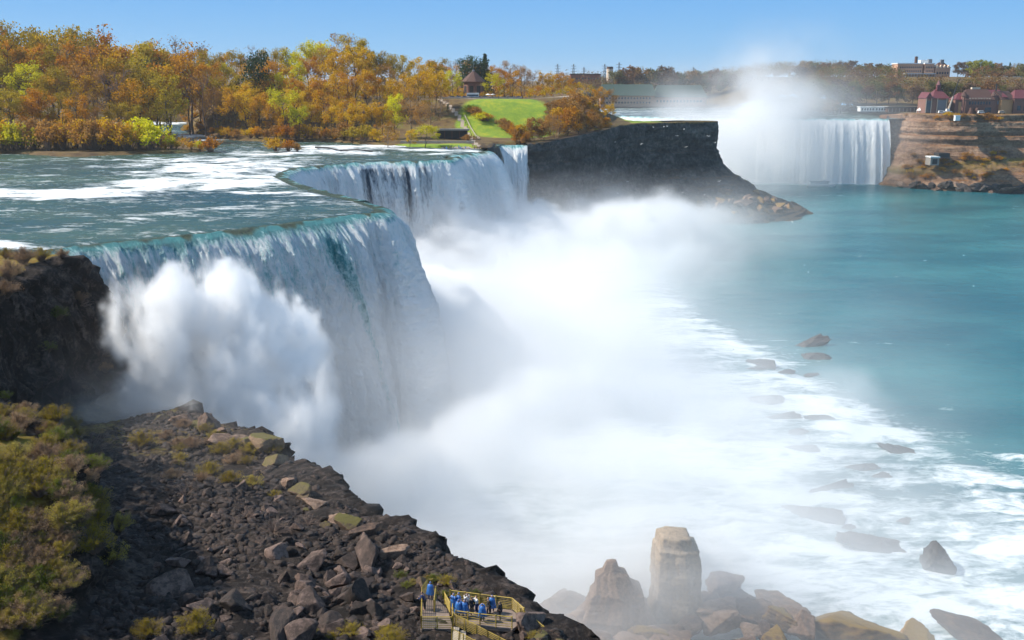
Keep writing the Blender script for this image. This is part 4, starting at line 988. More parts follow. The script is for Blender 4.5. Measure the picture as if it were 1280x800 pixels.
def stone_mat(name, a, b_, c, top=None, bd=0.3):
    m, t, b = new_mat(name); n1 = noise(t, 2.2, 9, 0.75); oi = N(t, 'ShaderNodeObjectInfo')
    f = mth(t, 'ADD', mth(t, 'MULTIPLY', n1, 0.75), mth(t, 'MULTIPLY', oi.outputs['Random'], 0.25))
    col = ramp(t, f, [(0.34, a), (0.5, b_), (0.64, c)])
    if top:
        ge = N(t, 'ShaderNodeNewGeometry'); sx = N(t, 'ShaderNodeSeparateXYZ'); t.links.new(ge.outputs['Normal'], sx.inputs[0])
        col = mixc(t, mth(t, 'MULTIPLY', mth(t, 'SUBTRACT', mth(t, 'ADD', sx.outputs[2], n1), 1.2), 4, True), col, top)
    t.links.new(col, b.inputs['Base Color']); b.inputs['Roughness'].default_value = 0.85; bump(t, b, n1, 0.7, bd); return m
M_ROCK = stone_mat('talus_stone', (0.012, 0.008, 0.006), (0.06, 0.037, 0.028), (0.19, 0.125, 0.10))
M_RUB = stone_mat('rubble_stone', (0.015, 0.010, 0.008), (0.075, 0.046, 0.036), (0.24, 0.165, 0.135))
M_WET = stone_mat('wet_dark_stone', (0.015, 0.013, 0.013), (0.04, 0.034, 0.032), (0.09, 0.075, 0.07))
M_MOSSY = stone_mat('mossy_stone', (0.04, 0.03, 0.02), (0.13, 0.08, 0.05), (0.26, 0.17, 0.10), (0.10, 0.085, 0.015))
M_OCHRE = stone_mat('ochre_stone', (0.07, 0.035, 0.015), (0.22, 0.12, 0.04), (0.42, 0.24, 0.07), (0.20, 0.12, 0.02))
M_BROWN = stone_mat('wet_brown_stone', (0.05, 0.03, 0.022), (0.15, 0.09, 0.06), (0.30, 0.20, 0.14))
M_PIL = stone_mat('pillar_stone', (0.07, 0.055, 0.045), (0.20, 0.15, 0.11), (0.38, 0.29, 0.20), None, .3)
B = {k: [] for k in ('r', 'm', 'o', 'b', 'w')}
for k, mt, nn in (('r', M_ROCK, 8), ('m', M_MOSSY, 3), ('o', M_OCHRE, 3), ('b', M_BROWN, 4), ('w', M_WET, 4)):
    for i in range(nn):
        me = boulder_mesh(500 + 11 * i + ord(k), (9 if k in 'rmw' else 12) + i % 4, .8, 4 if k in 'rm' else 5, {'r': .03, 'm': .04, 'w': .22}.get(k, .15)); me.materials.append(mt); B[k].append(me)
def hit(px, py):
    return sight(BVH_NEAR, px, py)
BVH_ISL = bvh_of(islc)
def put_boulder(k, p, size, lab, group, rs=rnd, stretch=(1, 1, 1), rot=None, sink=0.25, i=None):
    me = B[k][rs.randrange(len(B[k])) if i is None else i]
    o = bpy.data.objects.new('boulder', me); COL.objects.link(o)
    o.location = (p.x, p.y, p.z + size * (0.45 - sink) * stretch[2]); o.scale = (size * stretch[0], size * stretch[1], size * stretch[2])
    o.rotation_euler = rot or (rs.uniform(-.5, .5), rs.uniform(-.5, .5), rs.uniform(0, 6.28))
    return tag(o, lab, 'boulder', group)
rb = random.Random(11)
cnt = 0; TAL = []
for i in range(1200):
    px, py = rb.uniform(190, 700), rb.uniform(600, 830)
    if 518 < px < 650 and py > 735: continue
    edge = np.interp(px, [190, 300, 350, 430, 500, 560, 620, 700], [560, 580, 600, 648, 705, 722, 745, 800])
    if py < edge + 4: continue
    if px < 330 and rb.random() < .55: continue
    p = hit(px, py)
    if p is None or cnt >= 170: continue
    cnt += 1
    sz = min(1.5, 0.4 + rb.expovariate(3.4))
    rimmy = py < edge + 26
    TAL.append((px, py, p, sz, 'm' if rimmy and rb.random() < .6 else 'r'))
TAL.sort(key=lambda q: q[1]); nb = 9; per = math.ceil(len(TAL) / nb)
for bi in range(nb):
    for j, (px, py, p, sz, k) in enumerate(sorted(TAL[bi * per:(bi + 1) * per], key=lambda q: q[0])):
        put_boulder(k, p, sz, '%s %s boulder, %s from left in the %s band down the talus' % ('small' if sz < .8 else 'large' if sz > 1.3 else 'medium', 'mossy' if k == 'm' else 'grey brown', ORD[min(j + 1, 30)], ORD[bi + 1]), 'loose boulders of the talus', rb)
for (px, py, k, sz, st_, lab) in [(458, 697, 'r', 2.4, (1.2, .8, 1.0), 'largest pale slab boulder near the top of the talus'), (452, 745, 'r', 1.9, (.7, .6, 1.4), 'upright narrow slab boulder left of the viewing platform'), (436, 742, 'r', 2.1, (1.4, .8, .5), 'flat grey slab beside the upright narrow boulder'),
                                 (350, 785, 'r', 2.2, (1.7, .6, .45), 'long flat brown slab low on the talus'), (222, 732, 'r', 2.0, (1, .8, 1.1), 'pale grey boulder in the cliff shadow'), (258, 532, 'b', 2.3, (1.3, .9, 1.0), 'dark boulder with yellow flecks on the ridge crest'),
                                 (335, 556, 'm', 2.4, (1, .9, .8), 'yellow mossy boulder at the end of the ridge crest'), (345, 575, 'm', 2.0, (1, .9, .8), 'mossy boulder at the upper end of the fallen log'), (662, 778, 'r', 1.6, (1, .9, 1), 'dark rounded boulder right of the stairway'),
                                 (489, 688, 'b', 1.3, (1, .8, .8), 'pinkish boulder at the talus rim'), (275, 548, 'b', 2.0, (1, 1, .8), 'brown boulder below the crest boulder')]:
    p = hit(px, py + 6) or U(px, py, d=130)
    put_boulder(k, p, sz, lab, None, rb, st_, (0.1, -0.15, rb.uniform(0, 3)), 0.2)
# rubble between them: uncountable
rs = np.random.RandomState(5); Vr, Fr = [], []; o_ = 0; base = []
for i in range(6):
    q = rs.normal(size=(9, 3)); q /= np.linalg.norm(q, axis=1)[:, None]; bm = bmesh.new(); [bm.verts.new(v) for v in q * np.array([1, .75, .6])]
    r_ = bmesh.ops.convex_hull(bm, input=bm.verts); bmesh.ops.triangulate(bm, faces=bm.faces); bm.verts.index_update()
    base.append((np.array([v.co[:] for v in bm.verts]), np.array([[v.index for v in f.verts] for f in bm.faces]))); bm.free()
n = 110000; rx = rs.uniform(-62, 14, n); ry = rs.uniform(58, 150, n); rz, rs_, rr_ = near_z(rx, ry)
okm = (rs_ > 3) & (rr_ < 9); rx, ry, rz = rx[okm], ry[okm], rz[okm]
dens_ = sst(-.25, .3, fbm(rx / 9, ry / 9, 0, 3, 77) + .15); kp = rs.uniform(size=len(rx)) < (0.25 + .75 * dens_); rx, ry, rz = rx[kp], ry[kp], rz[kp]
for x, y, z in zip(rx, ry, rz):
    bv, bf = base[rs.randint(6)]; s_ = min(1.0, 0.15 + rs.exponential(.19)); a = rs.uniform(0, 6.28); c_, n_s = math.cos(a), math.sin(a); tl = rs.uniform(-.7, .7)
    v = bv * s_ * rs.uniform(.6, 1.3, 3); v = v @ np.array([[1, 0, 0], [0, math.cos(tl), -math.sin(tl)], [0, math.sin(tl), math.cos(tl)]]); v = v @ np.array([[c_, -n_s, 0], [n_s, c_, 0], [0, 0, 1]])
    Vr.append(v + (x, y, z + s_ * .2)); Fr.append(bf + o_); o_ += len(bv)
rub = link('rubble', mesh_np('rubble', np.concatenate(Vr), np.concatenate(Fr), False), M_RUB)
tag(rub, 'loose grey brown rubble covering the talus slope', 'rubble', kind='stuff')
# boulders along the river's edge
def ub(px, py, z, k, sz, st_, lab, rot=(0, 0, 0), i=0, sink=.2, group=None):
    p = U(px, py, z=z); return put_boulder(k, p, sz, lab, group, rb, st_, rot, sink, i)
# tall pillar: blocky mesh
def crag(px, base_py, z, secs, lab, mt, seed):
    """a crag from stacked jagged outlines: (height, half width, half depth, shift)"""
    p = U(px, base_py, z=z); rs = np.random.RandomState(seed); m_ = 96; nz_ = 110
    ang = np.linspace(0, 2 * math.pi, m_); kn = np.sort(rs.uniform(0, 2 * math.pi, 7))
    # polygonal section: support function of a few planes
    pl = np.array([0.15, 1.45, 2.2, 3.2, 4.4, 5.1]) + rs.uniform(-.15, .15, 6); w_ = rs.uniform(.88, 1.08, 6)
    R0 = np.min([w_[i] / np.maximum(np.cos(ang - pl[i]), .2) for i in range(6)], axis=0)
    S_ = np.array(secs, float); h = np.linspace(0, S_[-1, 0], nz_); hw = np.interp(h, S_[:, 0], S_[:, 1]); hd = np.interp(h, S_[:, 0], S_[:, 2]); sh = np.interp(h, S_[:, 0], S_[:, 3])
    A, Hh = np.meshgrid(ang, h); R_ = np.broadcast_to(R0, A.shape)
    n_ = 0.06 * fbm(A * 2.5, 0 * A, Hh / 5, 4, seed + 8, .6, True) - 0.05 * (np.abs(fbm(A * 3, 0 * A, Hh / 14, 2, seed + 11)) < .06) + 0.07 * fbm(np.cos(A) * 2, np.sin(A) * 2, Hh / 2.4, 5, seed, .6, True) + 0.05 * fbm(0 * A, 0 * A, Hh / 1.1, 3, seed + 3)
    X = R_ * (1 + n_) * np.cos(A) * hw[:, None] + sh[:, None]; Y = R_ * (1 + n_) * np.sin(A) * hd[:, None]
    o = link('rock_pillar', mesh_np('rock_pillar', np.stack([X, Y, Hh], -1).reshape(-1, 3), grid_faces(m_, nz_), False), mt); o.location = (p.x, p.y, p.z - 2)
    return tag(o, lab, 'rock')
crag(843, 758, 6, [(0, 4.6, 4, 0), (3, 4.0, 3.6, .2), (6, 3.5, 3.2, .1), (9, 3.5, 3.2, 0), (12.6, 3.4, 3.1, -.1), (12.9, 2.7, 2.6, -.5), (14.6, 2.3, 2.2, -.6), (14.9, .05, .05, -.6)], 'tall square-topped rock pillar rising out of the mist', M_PIL, 7)
crag(768, 775, 6, [(0, 7, 5, 0), (3, 5.6, 4, .4), (3.6, 4.6, 4, .2), (7, 3.9, 3, .5), (7.6, 2.9, 3, 0), (10, 2.3, 1.6, -.5), (10.5, 1.2, 1.2, -.7), (12, .7, .5, -.6), (12.2, .02, .02, -.6)], 'pointed grey rock faint in the mist left of the pillar', M_BROWN, 9)
for a in [(905, 735, 5, 'b', 3.2, (1.1, 1, 1.0), 'dark boulder in mist just right of the pillar', (.2, .1, .5), 0), (925, 752, 4, 'b', 2.8, (1.3, 1, .7), 'second dark boulder right of the pillar', (.1, .3, 1), 1),
          (975, 775, 3, 'b', 3.6, (1.2, 1, .9), 'rounded brown boulder left of the ochre boulder', (.1, 0, 2), 2), (1050, 794, 2.5, 'o', 5.4, (1.5, 1, .75), 'large ochre boulder at the bottom edge by white water', (0, .1, 2.9), 0),
          (1140, 800, 2, 'o', 3.0, (1.2, 1, .7), 'small ochre and green boulder right of the large ochre one', (.1, 0, .5), 1), (1205, 790, 1.0, 'b', 3.4, (1.9, .9, .7), 'long wet brown rock washed by foam at lower right', (0.1, .25, -.55), 3),
          (1170, 712, .4, 'w', 3.0, (1, .9, 1.35), 'pointed grey rock in foam near the lower right corner', (0, .2, 1), 1), (1092, 688, .2, 'w', 3.0, (1.5, 1, .8), 'broad grey rock hump veiled by mist', (0, .2, -.3), 2)]:
    ub(*a)
n_ = 0
for (px, py, sz) in [(1120, 648, 2.6), (1125, 622, 2.2), (1068, 582, 3.6), (1135, 556, 2.6), (1062, 522, 4.0), (990, 520, 3.2), (970, 500, 2.6), (1000, 490, 3.0), (985, 462, 3.4), (1000, 438, 3.0), (960, 428, 3.4), (965, 450, 3.0), (1010, 455, 3.0), (1030, 506, 2.0),
                     (1000, 560, 3), (1100, 600, 2), (940, 440, 3), (1020, 475, 2.6), (945, 470, 3), (930, 500, 3), (980, 545, 2.6), (1040, 615, 3), (1085, 560, 2.2), (1050, 545, 2), (1015, 530, 2.4), (975, 480, 2.4), (1030, 640, 3), (1060, 655, 2.4)]:
    n_ += 1
    if n_ % 3 == 2: continue
    ub(px + rb.uniform(-14, 14), py + rb.uniform(-9, 9), .2, 'w', sz * rb.uniform(.5, 1.35), (1.7, .85, .7), 'dark rock awash in foam, %s of those off the falls' % ORD[n_], (rb.uniform(-.3, .3), rb.uniform(-.3, .3), rb.uniform(-.6, .4)), n_ % 4, .5, 'rocks awash in foam below the falls')
# shore ground showing through the mist left of the ochre boulder
for i in range(30):
    px = 690 + i * 10.8; py = rb.uniform(740 + (px - 700) * .08, 812)
    ub(px, py, np.interp(py, [730, 815], [4.5, 6.5]), 'b' if rb.random() < .7 else 'o', rb.uniform(1.8, 3.4), (1.1, 1, .8), 'reddish boulder on the misty shore, %s of the row from left' % ORD[min(i + 1, 30)], (rb.uniform(-.4, .4), rb.uniform(-.4, .4), rb.uniform(0, 6)), None, .3, 'boulders on the misty shore')
# brown rocks at the island's foot
for i in range(30):
    t_ = i / 29; px = 872 + t_ * 120; py = rb.uniform(240 + 0 * t_, 268 - 4 * t_); z = np.interp(py, [236, 268], [9, 1.0]) * (1 - .35 * t_)
    hp = sight(BVH_ISL, px, py)
    if hp is None: continue
    put_boulder('b' if rb.random() < .6 else 'o', hp, rb.uniform(2.2, 4.8), 'sunlit brown boulder below the dark cliff, %s from the left' % ORD[i + 1], 'sunlit boulders below the dark cliff', rb, (1.1, 1, .8), None, .3)

BVH_FAR = bvh_of(farc)
for i in range(22):
    hp = sight(BVH_FAR, 1128 + i * 7.4, rb.uniform(229, 239) + i * .2)
    if hp is not None: put_boulder('w' if i % 3 else 'b', hp, rb.uniform(2.5, 6.5), 'dark rock at the waterline of the far shore, %s from the left' % ORD[i + 1], 'rocks at the waterline of the far shore', rb, (1.3, 1, .7), None, .3)
FS = []
for i in range(58):
    px = rb.uniform(1128, 1284); py = rb.uniform(192, 226) if i < 44 else rb.uniform(144, 152); hp = sight(BVH_FAR, px, py)
    if hp is not None: FS.append((px, hp, 'talus' if i < 44 else 'brow'))
for z_ in ('talus', 'brow'):
    L_ = sorted([q for q in FS if q[2] == z_], key=lambda q: q[0]); half = (len(L_) + 1) // 2
    for j, (px, hp, _) in enumerate(L_):
        kd = rb.choice(['orange', 'brown', 'brown', 'golden']); part_, n_j = ('left', j) if j < half else ('right', j - half)
        plant(kd, hp.x, hp.y, hp.z, rb.uniform(2.2, 4.6), 1.6, 'shrub', SHR, '%s shrub on the far cliff %s, %s from left in its %s half' % (WORD[kd], z_, ORD[min(n_j + 1, 30)], part_), 'scrub on the far cliff')
# ------------------------------------------------------------------ fallen log and driftwood
def log(name, pts_, rad, label, m=None):
    P_ = np.array(pts_, float); t = np.linspace(0, 1, 24); k = np.linspace(0, 1, len(P_))
    Q = np.stack([np.interp(t, k, P_[:, j]) for j in range(3)], -1); Q = smooth1(Q, 2) + 0.08 * np.stack([fbm(t * 9, 0, 0, 3, 3), fbm(t * 9, 5, 0, 3, 4), fbm(t * 9, 9, 0, 3, 5)], -1)
    V, F = tubes([(Q, np.linspace(rad, rad * .7, 24) * (1 + .12 * fbm(t * 14, 0, 0, 2, 9)))], 10)
    return tag(link(name, mesh_np(name, V, F), m or M['log']), label, 'log')
M_MLOG = stone_mat('mossy_wood', (0.015, 0.01, 0.006), (0.04, 0.028, 0.012), (0.08, 0.06, 0.02), (0.06, 0.05, 0.012))
LG = [(346, 580, 131), (378, 606, 122), (410, 630, 113), (440, 649, 106)]; LP = [U(q[0], q[1], d=q[2]) for q in LG]; LP[1].z = max(LP[1].z, (2 * LP[0].z + LP[3].z) / 3); LP[2].z = max(LP[2].z, (LP[0].z + 2 * LP[3].z) / 3)
log('fallen_log', LP, 0.62, 'long mossy fallen log slanting down the rim of the slope', M_MLOG)
for i, (a, b_, lb) in enumerate([((394, 184), (425, 188), 'dark driftwood log in the rapids, left one of two'), ((425, 188), (466, 189), 'dark driftwood log in the rapids, right one of two')]):
    p, q = U(*a, z=54.6), U(*b_, z=54.5); log('driftwood_log', [p, (p + q) / 2 + Vector((0, 0, .5)), q], 0.45, lb, M['dark'])
M_RAY = None

# ------------------------------------------------------------------ scrub on the near bank
def nsh(px, py, kind, h, lab, grp=None, wd=1.1, d=None, dz=0):
    p = hit(px, py) if d is None else U(px, py, d=d)
    if p is None: return
    pr = NEARSHR[kind]; a, b_ = pr[rnd.randrange(len(pr))]
    o = thing('shrub', lab, 'shrub', (p.x, p.y, p.z - .1 + dz), rnd.uniform(0, 6.28), grp); o.scale = (h * wd, h * wd, h); 
    for me in (a, b_):
        c = bpy.data.objects.new(me.name.split('.')[0], me); COL.objects.link(c); c.parent = o
r2 = random.Random(23)
SC = {}
for i in range(210):
    px, py = r2.uniform(-15, 150), r2.uniform(496, 790)
    lim = np.interp(py, [490, 540, 600, 680, 800], [20, 105, 130, 118, 70])
    if px > lim: continue
    k = r2.choice(['scrub', 'scrub', 'green', 'golden', 'brown'])
    z = 'upper bank' if py < 570 else ('middle bank' if py < 650 else 'lower bank')
    SC.setdefault((z, k), []).append((px, py))
for (z, k), L_ in SC.items():
    for j, (px, py) in enumerate(sorted(L_)):
        nsh(px, py, k, r2.uniform(1.0, 2.2), '%s shrub, %s from left among its like on the %s' % (WORD[k], ORD[min(j + 1, 30)], z), 'scrub of the %s' % z)
for i, (px, py, k, h, lb) in enumerate([(118, 690, 'golden', 2.6, 'golden shrub leaning out right of the grey rock face'), (135, 705, 'scrub', 2.4, 'yellow shrub hanging right of the golden one at the rock face'), (148, 665, 'scrub', 2.0, 'thin yellow shrub tip reaching into the shade'),
                                      (178, 560, 'golden', 2.6, 'golden shrub right of the bare bush on the bank'), (30, 330, 'brown', 3.2, 'rusty brown shrub on the cliff top beside the falls'), (12, 350, 'brown', 3.6, 'pinkish brown shrub at the far left of the cliff top'), (52, 326, 'golden', 2.6, 'yellow shrub on the cliff brow beside the falls'),
                                      (8, 372, 'brown', 3.0, 'brown shrub hanging under the cliff brow at far left'), (72, 400, 'green', 2.6, 'bright green shrub on the dark cliff face'), (100, 378, 'brown', 2.2, 'dark bare shrub sticking out from the cliff edge'), (60, 440, 'green', 2.0, 'small green shrub on the dark cliff'),
                                      (132, 465, 'brown', 2.0, 'orange brown shrub on the lower cliff edge'), (245, 790, 'golden', 2.0, 'golden shrub at the bottom edge left of the talus'), (185, 795, 'golden', 1.6, 'small golden shrub at the bottom edge'), (8, 322, 'golden', 2.0, 'golden tuft at the top left of the bank'), (78, 322, 'brown', 1.8, 'brown tuft at the lip beside the falls')]):
    nsh(px, py, k, h, lb)
for i in range(29):
    px = r2.uniform(205, 350); py = r2.uniform(528, 600) + (px - 205) * .2
    nsh(px, py, r2.choice(['brown', 'brown', 'golden', 'scrub']), r2.uniform(.8, 1.9), 'dry shrub on the sunlit ridge crest, %s of the scattered ones' % ORD[min(i + 1, 30)], 'dry shrubs on the ridge crest', 1.3)
for i in range(26):
    px = r2.uniform(500, 690); py = np.interp(px, [500, 560, 620, 700], [712, 728, 750, 800]) + r2.uniform(2, 26)
    nsh(px, py, r2.choice(['green', 'scrub', 'golden']), r2.uniform(.5, 1.1), 'small shrub on the mossy rim by the platform, %s of the row' % ORD[i + 1], 'shrubs on the mossy rim', 1.3)
for i in range(14):
    nsh(r2.uniform(370, 520), r2.uniform(790, 815), 'golden', r2.uniform(.5, 1.0), 'golden tuft along the bottom edge of the talus, %s of them' % ORD[i + 1], 'golden tufts at the bottom edge', 1.6)
def bare_bush(px, py, h, lab, n=26, lean=(0, 0)):
    p = hit(px, py) or U(px, py, d=90); rs = np.random.RandomState(int(px)); segs = []
    for i in range(n):
        az = rs.uniform(0, 6.28); el = rs.uniform(.3, 1.3); L = h * rs.uniform(.6, 1.1); d = np.array([math.cos(az) * math.cos(el) + lean[0], math.sin(az) * math.cos(el) + lean[1], math.sin(el)]); d /= np.linalg.norm(d)
        q = [d * L * t_ + np.array([0, 0, -.12 * L * t_ * t_]) for t_ in (0, .4, .75, 1)]; segs.append((np.array(q), np.array([.045, .03, .018, .008])))
        for j in range(7):
            t_ = rs.uniform(.3, .95); b0 = d * L * t_ + np.array([0, 0, -.12 * L * t_ * t_]); d2 = d + rs.normal(size=3) * .45; l2 = L * rs.uniform(.2, .4); segs.append((np.array([b0, b0 + d2 * l2]), np.array([.015, .006])))
    V, F = tubes(segs, 4); o = link('bare_bush', mesh_np('bare_bush', V, F), M_TWIG); o.location = p - Vector((0, 0, .1)); tag(o, lab, 'bush')
bare_bush(112, 568, 3.4, 'large bare pinkish grey bush beside the scrub at left', 40, (.7, 0))
bare_bush(342, 665, 2.2, 'fan-shaped bare bush in the shaded talus', 30, (.3, 0)); bare_bush(232, 620, 2.0, 'bare upright bush in deep shade', 18); bare_bush(305, 648, 1.8, 'small bare bush left of the fan-shaped one', 16)
bare_bush(100, 382, 2.2, 'bare dark bush growing sideways out of the cliff edge', 20, (1.2, 0)); bare_bush(128, 445, 1.8, 'small bare bush lower on the cliff edge', 16, (1, 0)); bare_bush(385, 655, 1.6, 'bare grey bush near the talus rim', 20)
# ------------------------------------------------------------------ buildings across the river
def building(name, label, px, d, z=None, cat='building', rz=0.0, group=None):
    x = (px - 640) / 1200 * d * 1.0
    p = U(px, 100, d=d); zz = GROUND(p.x, d) if z is None else z
    return thing(name, label, cat, (p.x, d, zz), rz, group)
def wins(root, n, x0, x1, z0, z1, y, rows=1, dz=0, m='glass', w=.55):
    for r in range(rows):
        for i in range(n):
            c = x0 + (x1 - x0) * (i + .5) / n; h = (x1 - x0) / n * w / 2
            b = MB().box(c - h, c + h, y - .12, y + .1, z0 + r * dz, z1 + r * dz); b.build('window', M[m], root)
# long cream and pink building on the hilltop
r = building('long_building', 'long pink stone building with white roof line and chimney on the hilltop', 1155, 1150, z=88.5)
MB().box(-32, -3, 0, 18, 0, 15.5).box(-1, 10, -1, 16, 0, 15.5).build('wall', M['pinkstone'], r)
MB().box(-3, -1, 3, 18, 0, 14).build('stair_bay', M['brownroof'], r)
c = MB().box(-32.5, -2.8, -.5, 18.5, 15.5, 16.6).box(-1.4, 10.5, -1.5, 16.5, 15.5, 16.6).build('roof', M['white'], r); MB().box(-10, -7.6, 5, 8, 16.6, 24).build('chimney', M['brownroof'], c); MB().box(-3, 6, 5, 14, 16.6, 20).build('penthouse', M['white'], c); MB().box(5, 9, 4, 8, 16.6, 21).build('chimney', M['steel'], c)
wins(r, 12, -30, -4, 6.5, 8.4, 0, 2, 4.2); wins(r, 5, 0, 9.5, 6.5, 8.4, -1, 2, 4.2)
pch = MB().box(-25, 11, -5, -1.2, 4.2, 4.9).build('porch', M['white'], r); cc = MB(); [cc.bar((-24 + i * 3.4, -4.8, -2), (-24 + i * 3.4, -4.8, 4.2), .22) for i in range(11)]; cc.build('columns', M['white'], pch)
r = building('stone_hall', 'brown stone hall with gabled dormers right of the long building', 1180, 1148, z=88.5)
MB().box(-11, 6, 0, 14, 0, 11).build('wall', M['pinkstone'], r); b = MB(); [b.gable(-11 + i * 4.4, -7.4 + i * 4.4, -.3, 6, 11, 14.5, 'y') for i in range(4)]; b.build('dormer', M['cream'], r)
rf = MB().hip(-11.5, 7, -.2, 14.4, 11, 17.5).build('roof', M['brownroof'], r); MB().box(-3.5, 0, 5, 8, 15, 20.5).build('chimney', M['steel'], rf); wins(r, 5, -10, 5, 4, 6.5, 0)
# waterfront complex
D = 830
r = building('gabled_pavilion', 'glass-fronted pavilion with dark red gabled roof nearest the tent', 1175, D, z=58)
MB().box(-10, 9, 0, 16, 0, 13).build('wall', M['plumstone'], r)
MB().box(-9.3, -5.5, -.35, 0.1, 1, 11).build('window', M['glass'], r); MB().box(0, 7, -.35, .1, 3, 11.5).build('window', M['steel'], r)
[MB().box(x, x + .5, -.6, -.36, 0, 13).build('pilaster', M['cream'], r) for x in (-10, -5.6, -.6, 7.2)]
rf = MB().gable(-10.6, -4.6, -1, 16.5, 13, 18, 'y').hip(-5, 10, -.8, 16.8, 13, 20.5).build('roof', M['maroon'], r); MB().box(1, 4, 6, 9, 19.5, 24).cone(2.5, 7.5, 24, 28, 2.2, .2, 4).build('cupola', M['maroon'], rf)
r = building('annex', 'small plum coloured annex between red pavilion and stone hall', 1206, D, z=58)
MB().box(-6, 7, 0, 12, 0, 12).build('wall', M['plumstone'], r); MB().hip(-6.6, 7.6, -.6, 12.6, 12, 17.5).build('roof', M['maroon'], r); MB().box(-3, 3, -.3, .1, 1, 10).build('panel', M['tanwall'], r)
r = building('visitor_hall', 'long stone visitor hall with steep slate roof and row of dormers', 1228, D - 2, z=58)
MB().box(-12, 12, 0, 16, 0, 12).cone(-12.5, 3, 0, 15, 2.6, 2.4, 10).cone(12.5, 3, 0, 15, 2.6, 2.4, 10).build('wall', M['plumstone'], r)
rf = MB().hip(-12.8, 12.8, -.8, 16.8, 12, 20.5, .14).cone(-12.5, 3, 15, 19, 2.9, .2, 10).cone(12.5, 3, 15, 19, 2.9, .2, 10).build('roof', M['brownroof'], r)
MB().box(-4, 3, 8, 11, 20, 22).build('vent_box', M['cream'], rf); wins(r, 8, -9.5, 9.5, 8, 10.4, 0); wins(r, 8, -9.5, 9.5, 12.2, 13.4, -.1, 1, 0, 'cream')
b = MB(); [b.cone(-8 + i * 5.2, -3, 0, 5.5, 2.6, 1.2, 9) for i in range(2)]; b.build('entrance_canopy', M['brownroof'], r); MB().box(5, 10, -.3, .1, .5, 5.5).build('door', M['glass'], r)
r = building('dark_hall', 'dark plum hall with tall chimney pipe right of the visitor hall', 1248, D, z=58)
MB().box(-8, 9, 0, 16, 0, 14).build('wall', M['plumstone'], r); rf = MB().hip(-8.6, 9.6, -.6, 16.6, 14, 20, .2).build('roof', M['maroon'], r); MB().bar((2, 6, 17), (2, 6, 25), .6).build('chimney', M['dark'], rf); wins(r, 4, -5, 6, 8, 11, 0, 1, 0, 'steel')
r = building('tan_gabled_hall', 'hall with sunlit tan wall and brown roof near the right edge', 1263, D, z=58, rz=.35)
MB().box(-7, 6, 0, 14, 0, 12).build('wall', M['tanwall'], r); MB().box(6, 6.4, 0.2, 13.8, 0, 12).build('shaded_side_wall', M['plumstone'], r); MB().gable(-7.6, 7, -.7, 14.7, 12, 19, 'x').build('roof', M['brownroof'], r)  # sunlit and shaded sides are put into the two wall colours
r = building('end_hall', 'dark building cut by the right edge of the photo', 1280, D, z=58)
MB().box(-6, 14, 0, 16, 0, 13).build('wall', M['plumstone'], r); MB().hip(-6.6, 14.6, -.6, 16.6, 13, 20, .2).build('roof', M['maroon'], r); wins(r, 3, -4, 12, 3, 7, 0)
for px, lb in ((1088, 'white low building at left end of the far terrace'), (1106, 'pale blue low building right of the white one on the far terrace')):
    r = building('low_building', lb, px, 880, z=58.6); MB().box(-6.5, 6.5, 0, 8, 0, 3.6).build('wall', M['white'], r); MB().box(-7, 7, -.6, 8.6, 3.6, 4.3).build('roof', M['white'], r); wins(r, 5, -6, 6, 1, 2.8, 0)
r = building('terrace_shelter', 'long dark flat-roofed terrace shelter between low buildings and tent', 1133, 870, z=58.4); MB().box(-14, 14, 0, 8, 3.4, 4.6).build('roof', M['dark'], r); b = MB(); [b.bar((-13 + i * 3.25, .5, 0), (-13 + i * 3.25, .5, 3.4), .25) for i in range(9)]; b.build('posts', M['greystone'], r); MB().box(-13, 13, 3, 8, 0, 3.3).build('wall', M['brownroof'], r)
r = building('white_tent', 'small white peaked tent left of the red-roofed pavilion', 1157, 838, z=58.3, cat='tent'); MB().cone(0, 3, 2.4, 5.6, 4.2, .1, 4).build('canopy', M['white'], r); b = MB(); [b.bar((x, y, 0), (x, y, 2.5), .1) for x, y in ((-2.8, .2), (2.8, .2), (-2.8, 5.8), (2.8, 5.8))]; b.build('poles', M['white'], r)
r = building('mobile_crane', 'mobile crane with dark lattice boom raised in front of the pavilion', 1189, 822, z=58.6, cat='crane'); MB().box(-3.6, 3.2, -1.2, 1.4, .9, 2.2).box(-1.5, 1.2, -1, 1.2, 2.2, 4).build('body', M['white'], r); MB().bar((.4, 0, 3.4), (3, 0, 14), .85, 6, .6).build('lower_boom', M['concrete'], r); MB().bar((3, 0, 14), (6.6, 0, 28), .5, 6, .3).build('upper_boom', M['dark'], r)
for x in (-2.4, 0, 2.4): MB().cone(0, 0, -.3, .3, .7, .7, 12).build('wheel', M['tyre'], r).location = (x, -1.3, .7); r.children[-1].rotation_euler = (math.pi / 2, 0, 0)
for i, (px, m_, lb) in enumerate([(1181, 'white', 'white van parked beside the crane'), (1231, 'white', 'white car parked before the visitor hall'), (1257, 'cream', 'pale van parked before the tan hall')]):
    r = building('parked_van', lb, px, 818, z=58.7, cat='van'); MB().box(-2.6, 2.6, -1, 1, .5, 1.5).box(-2.4, 1.5, -.95, .95, 1.5, 2.5).build('body', M[m_], r, .1); MB().box(-2, 1.2, -.99, .99, 1.6, 2.2).build('window', M['glass'], r)
    for x in (-1.7, 1.7):
        w_ = MB().cone(0, 0, -.2, .2, .5, .5, 12).build('wheel', M['tyre'], r); w_.location = (x, -1.0, .5); w_.rotation_euler = (math.pi / 2, 0, 0)
p = U(1196, 147, d=795); r = thing('white_cabin', 'small white box cabin at the brow of the far cliff', 'cabin', (p.x, 793, p.z - 1)); MB().box(-2, 2, 0, 3, -1.5, 2.6).build('wall', M['white'], r); MB().box(-2.3, 2.3, -.3, 3.3, 2.6, 2.9).build('roof', M['white'], r)
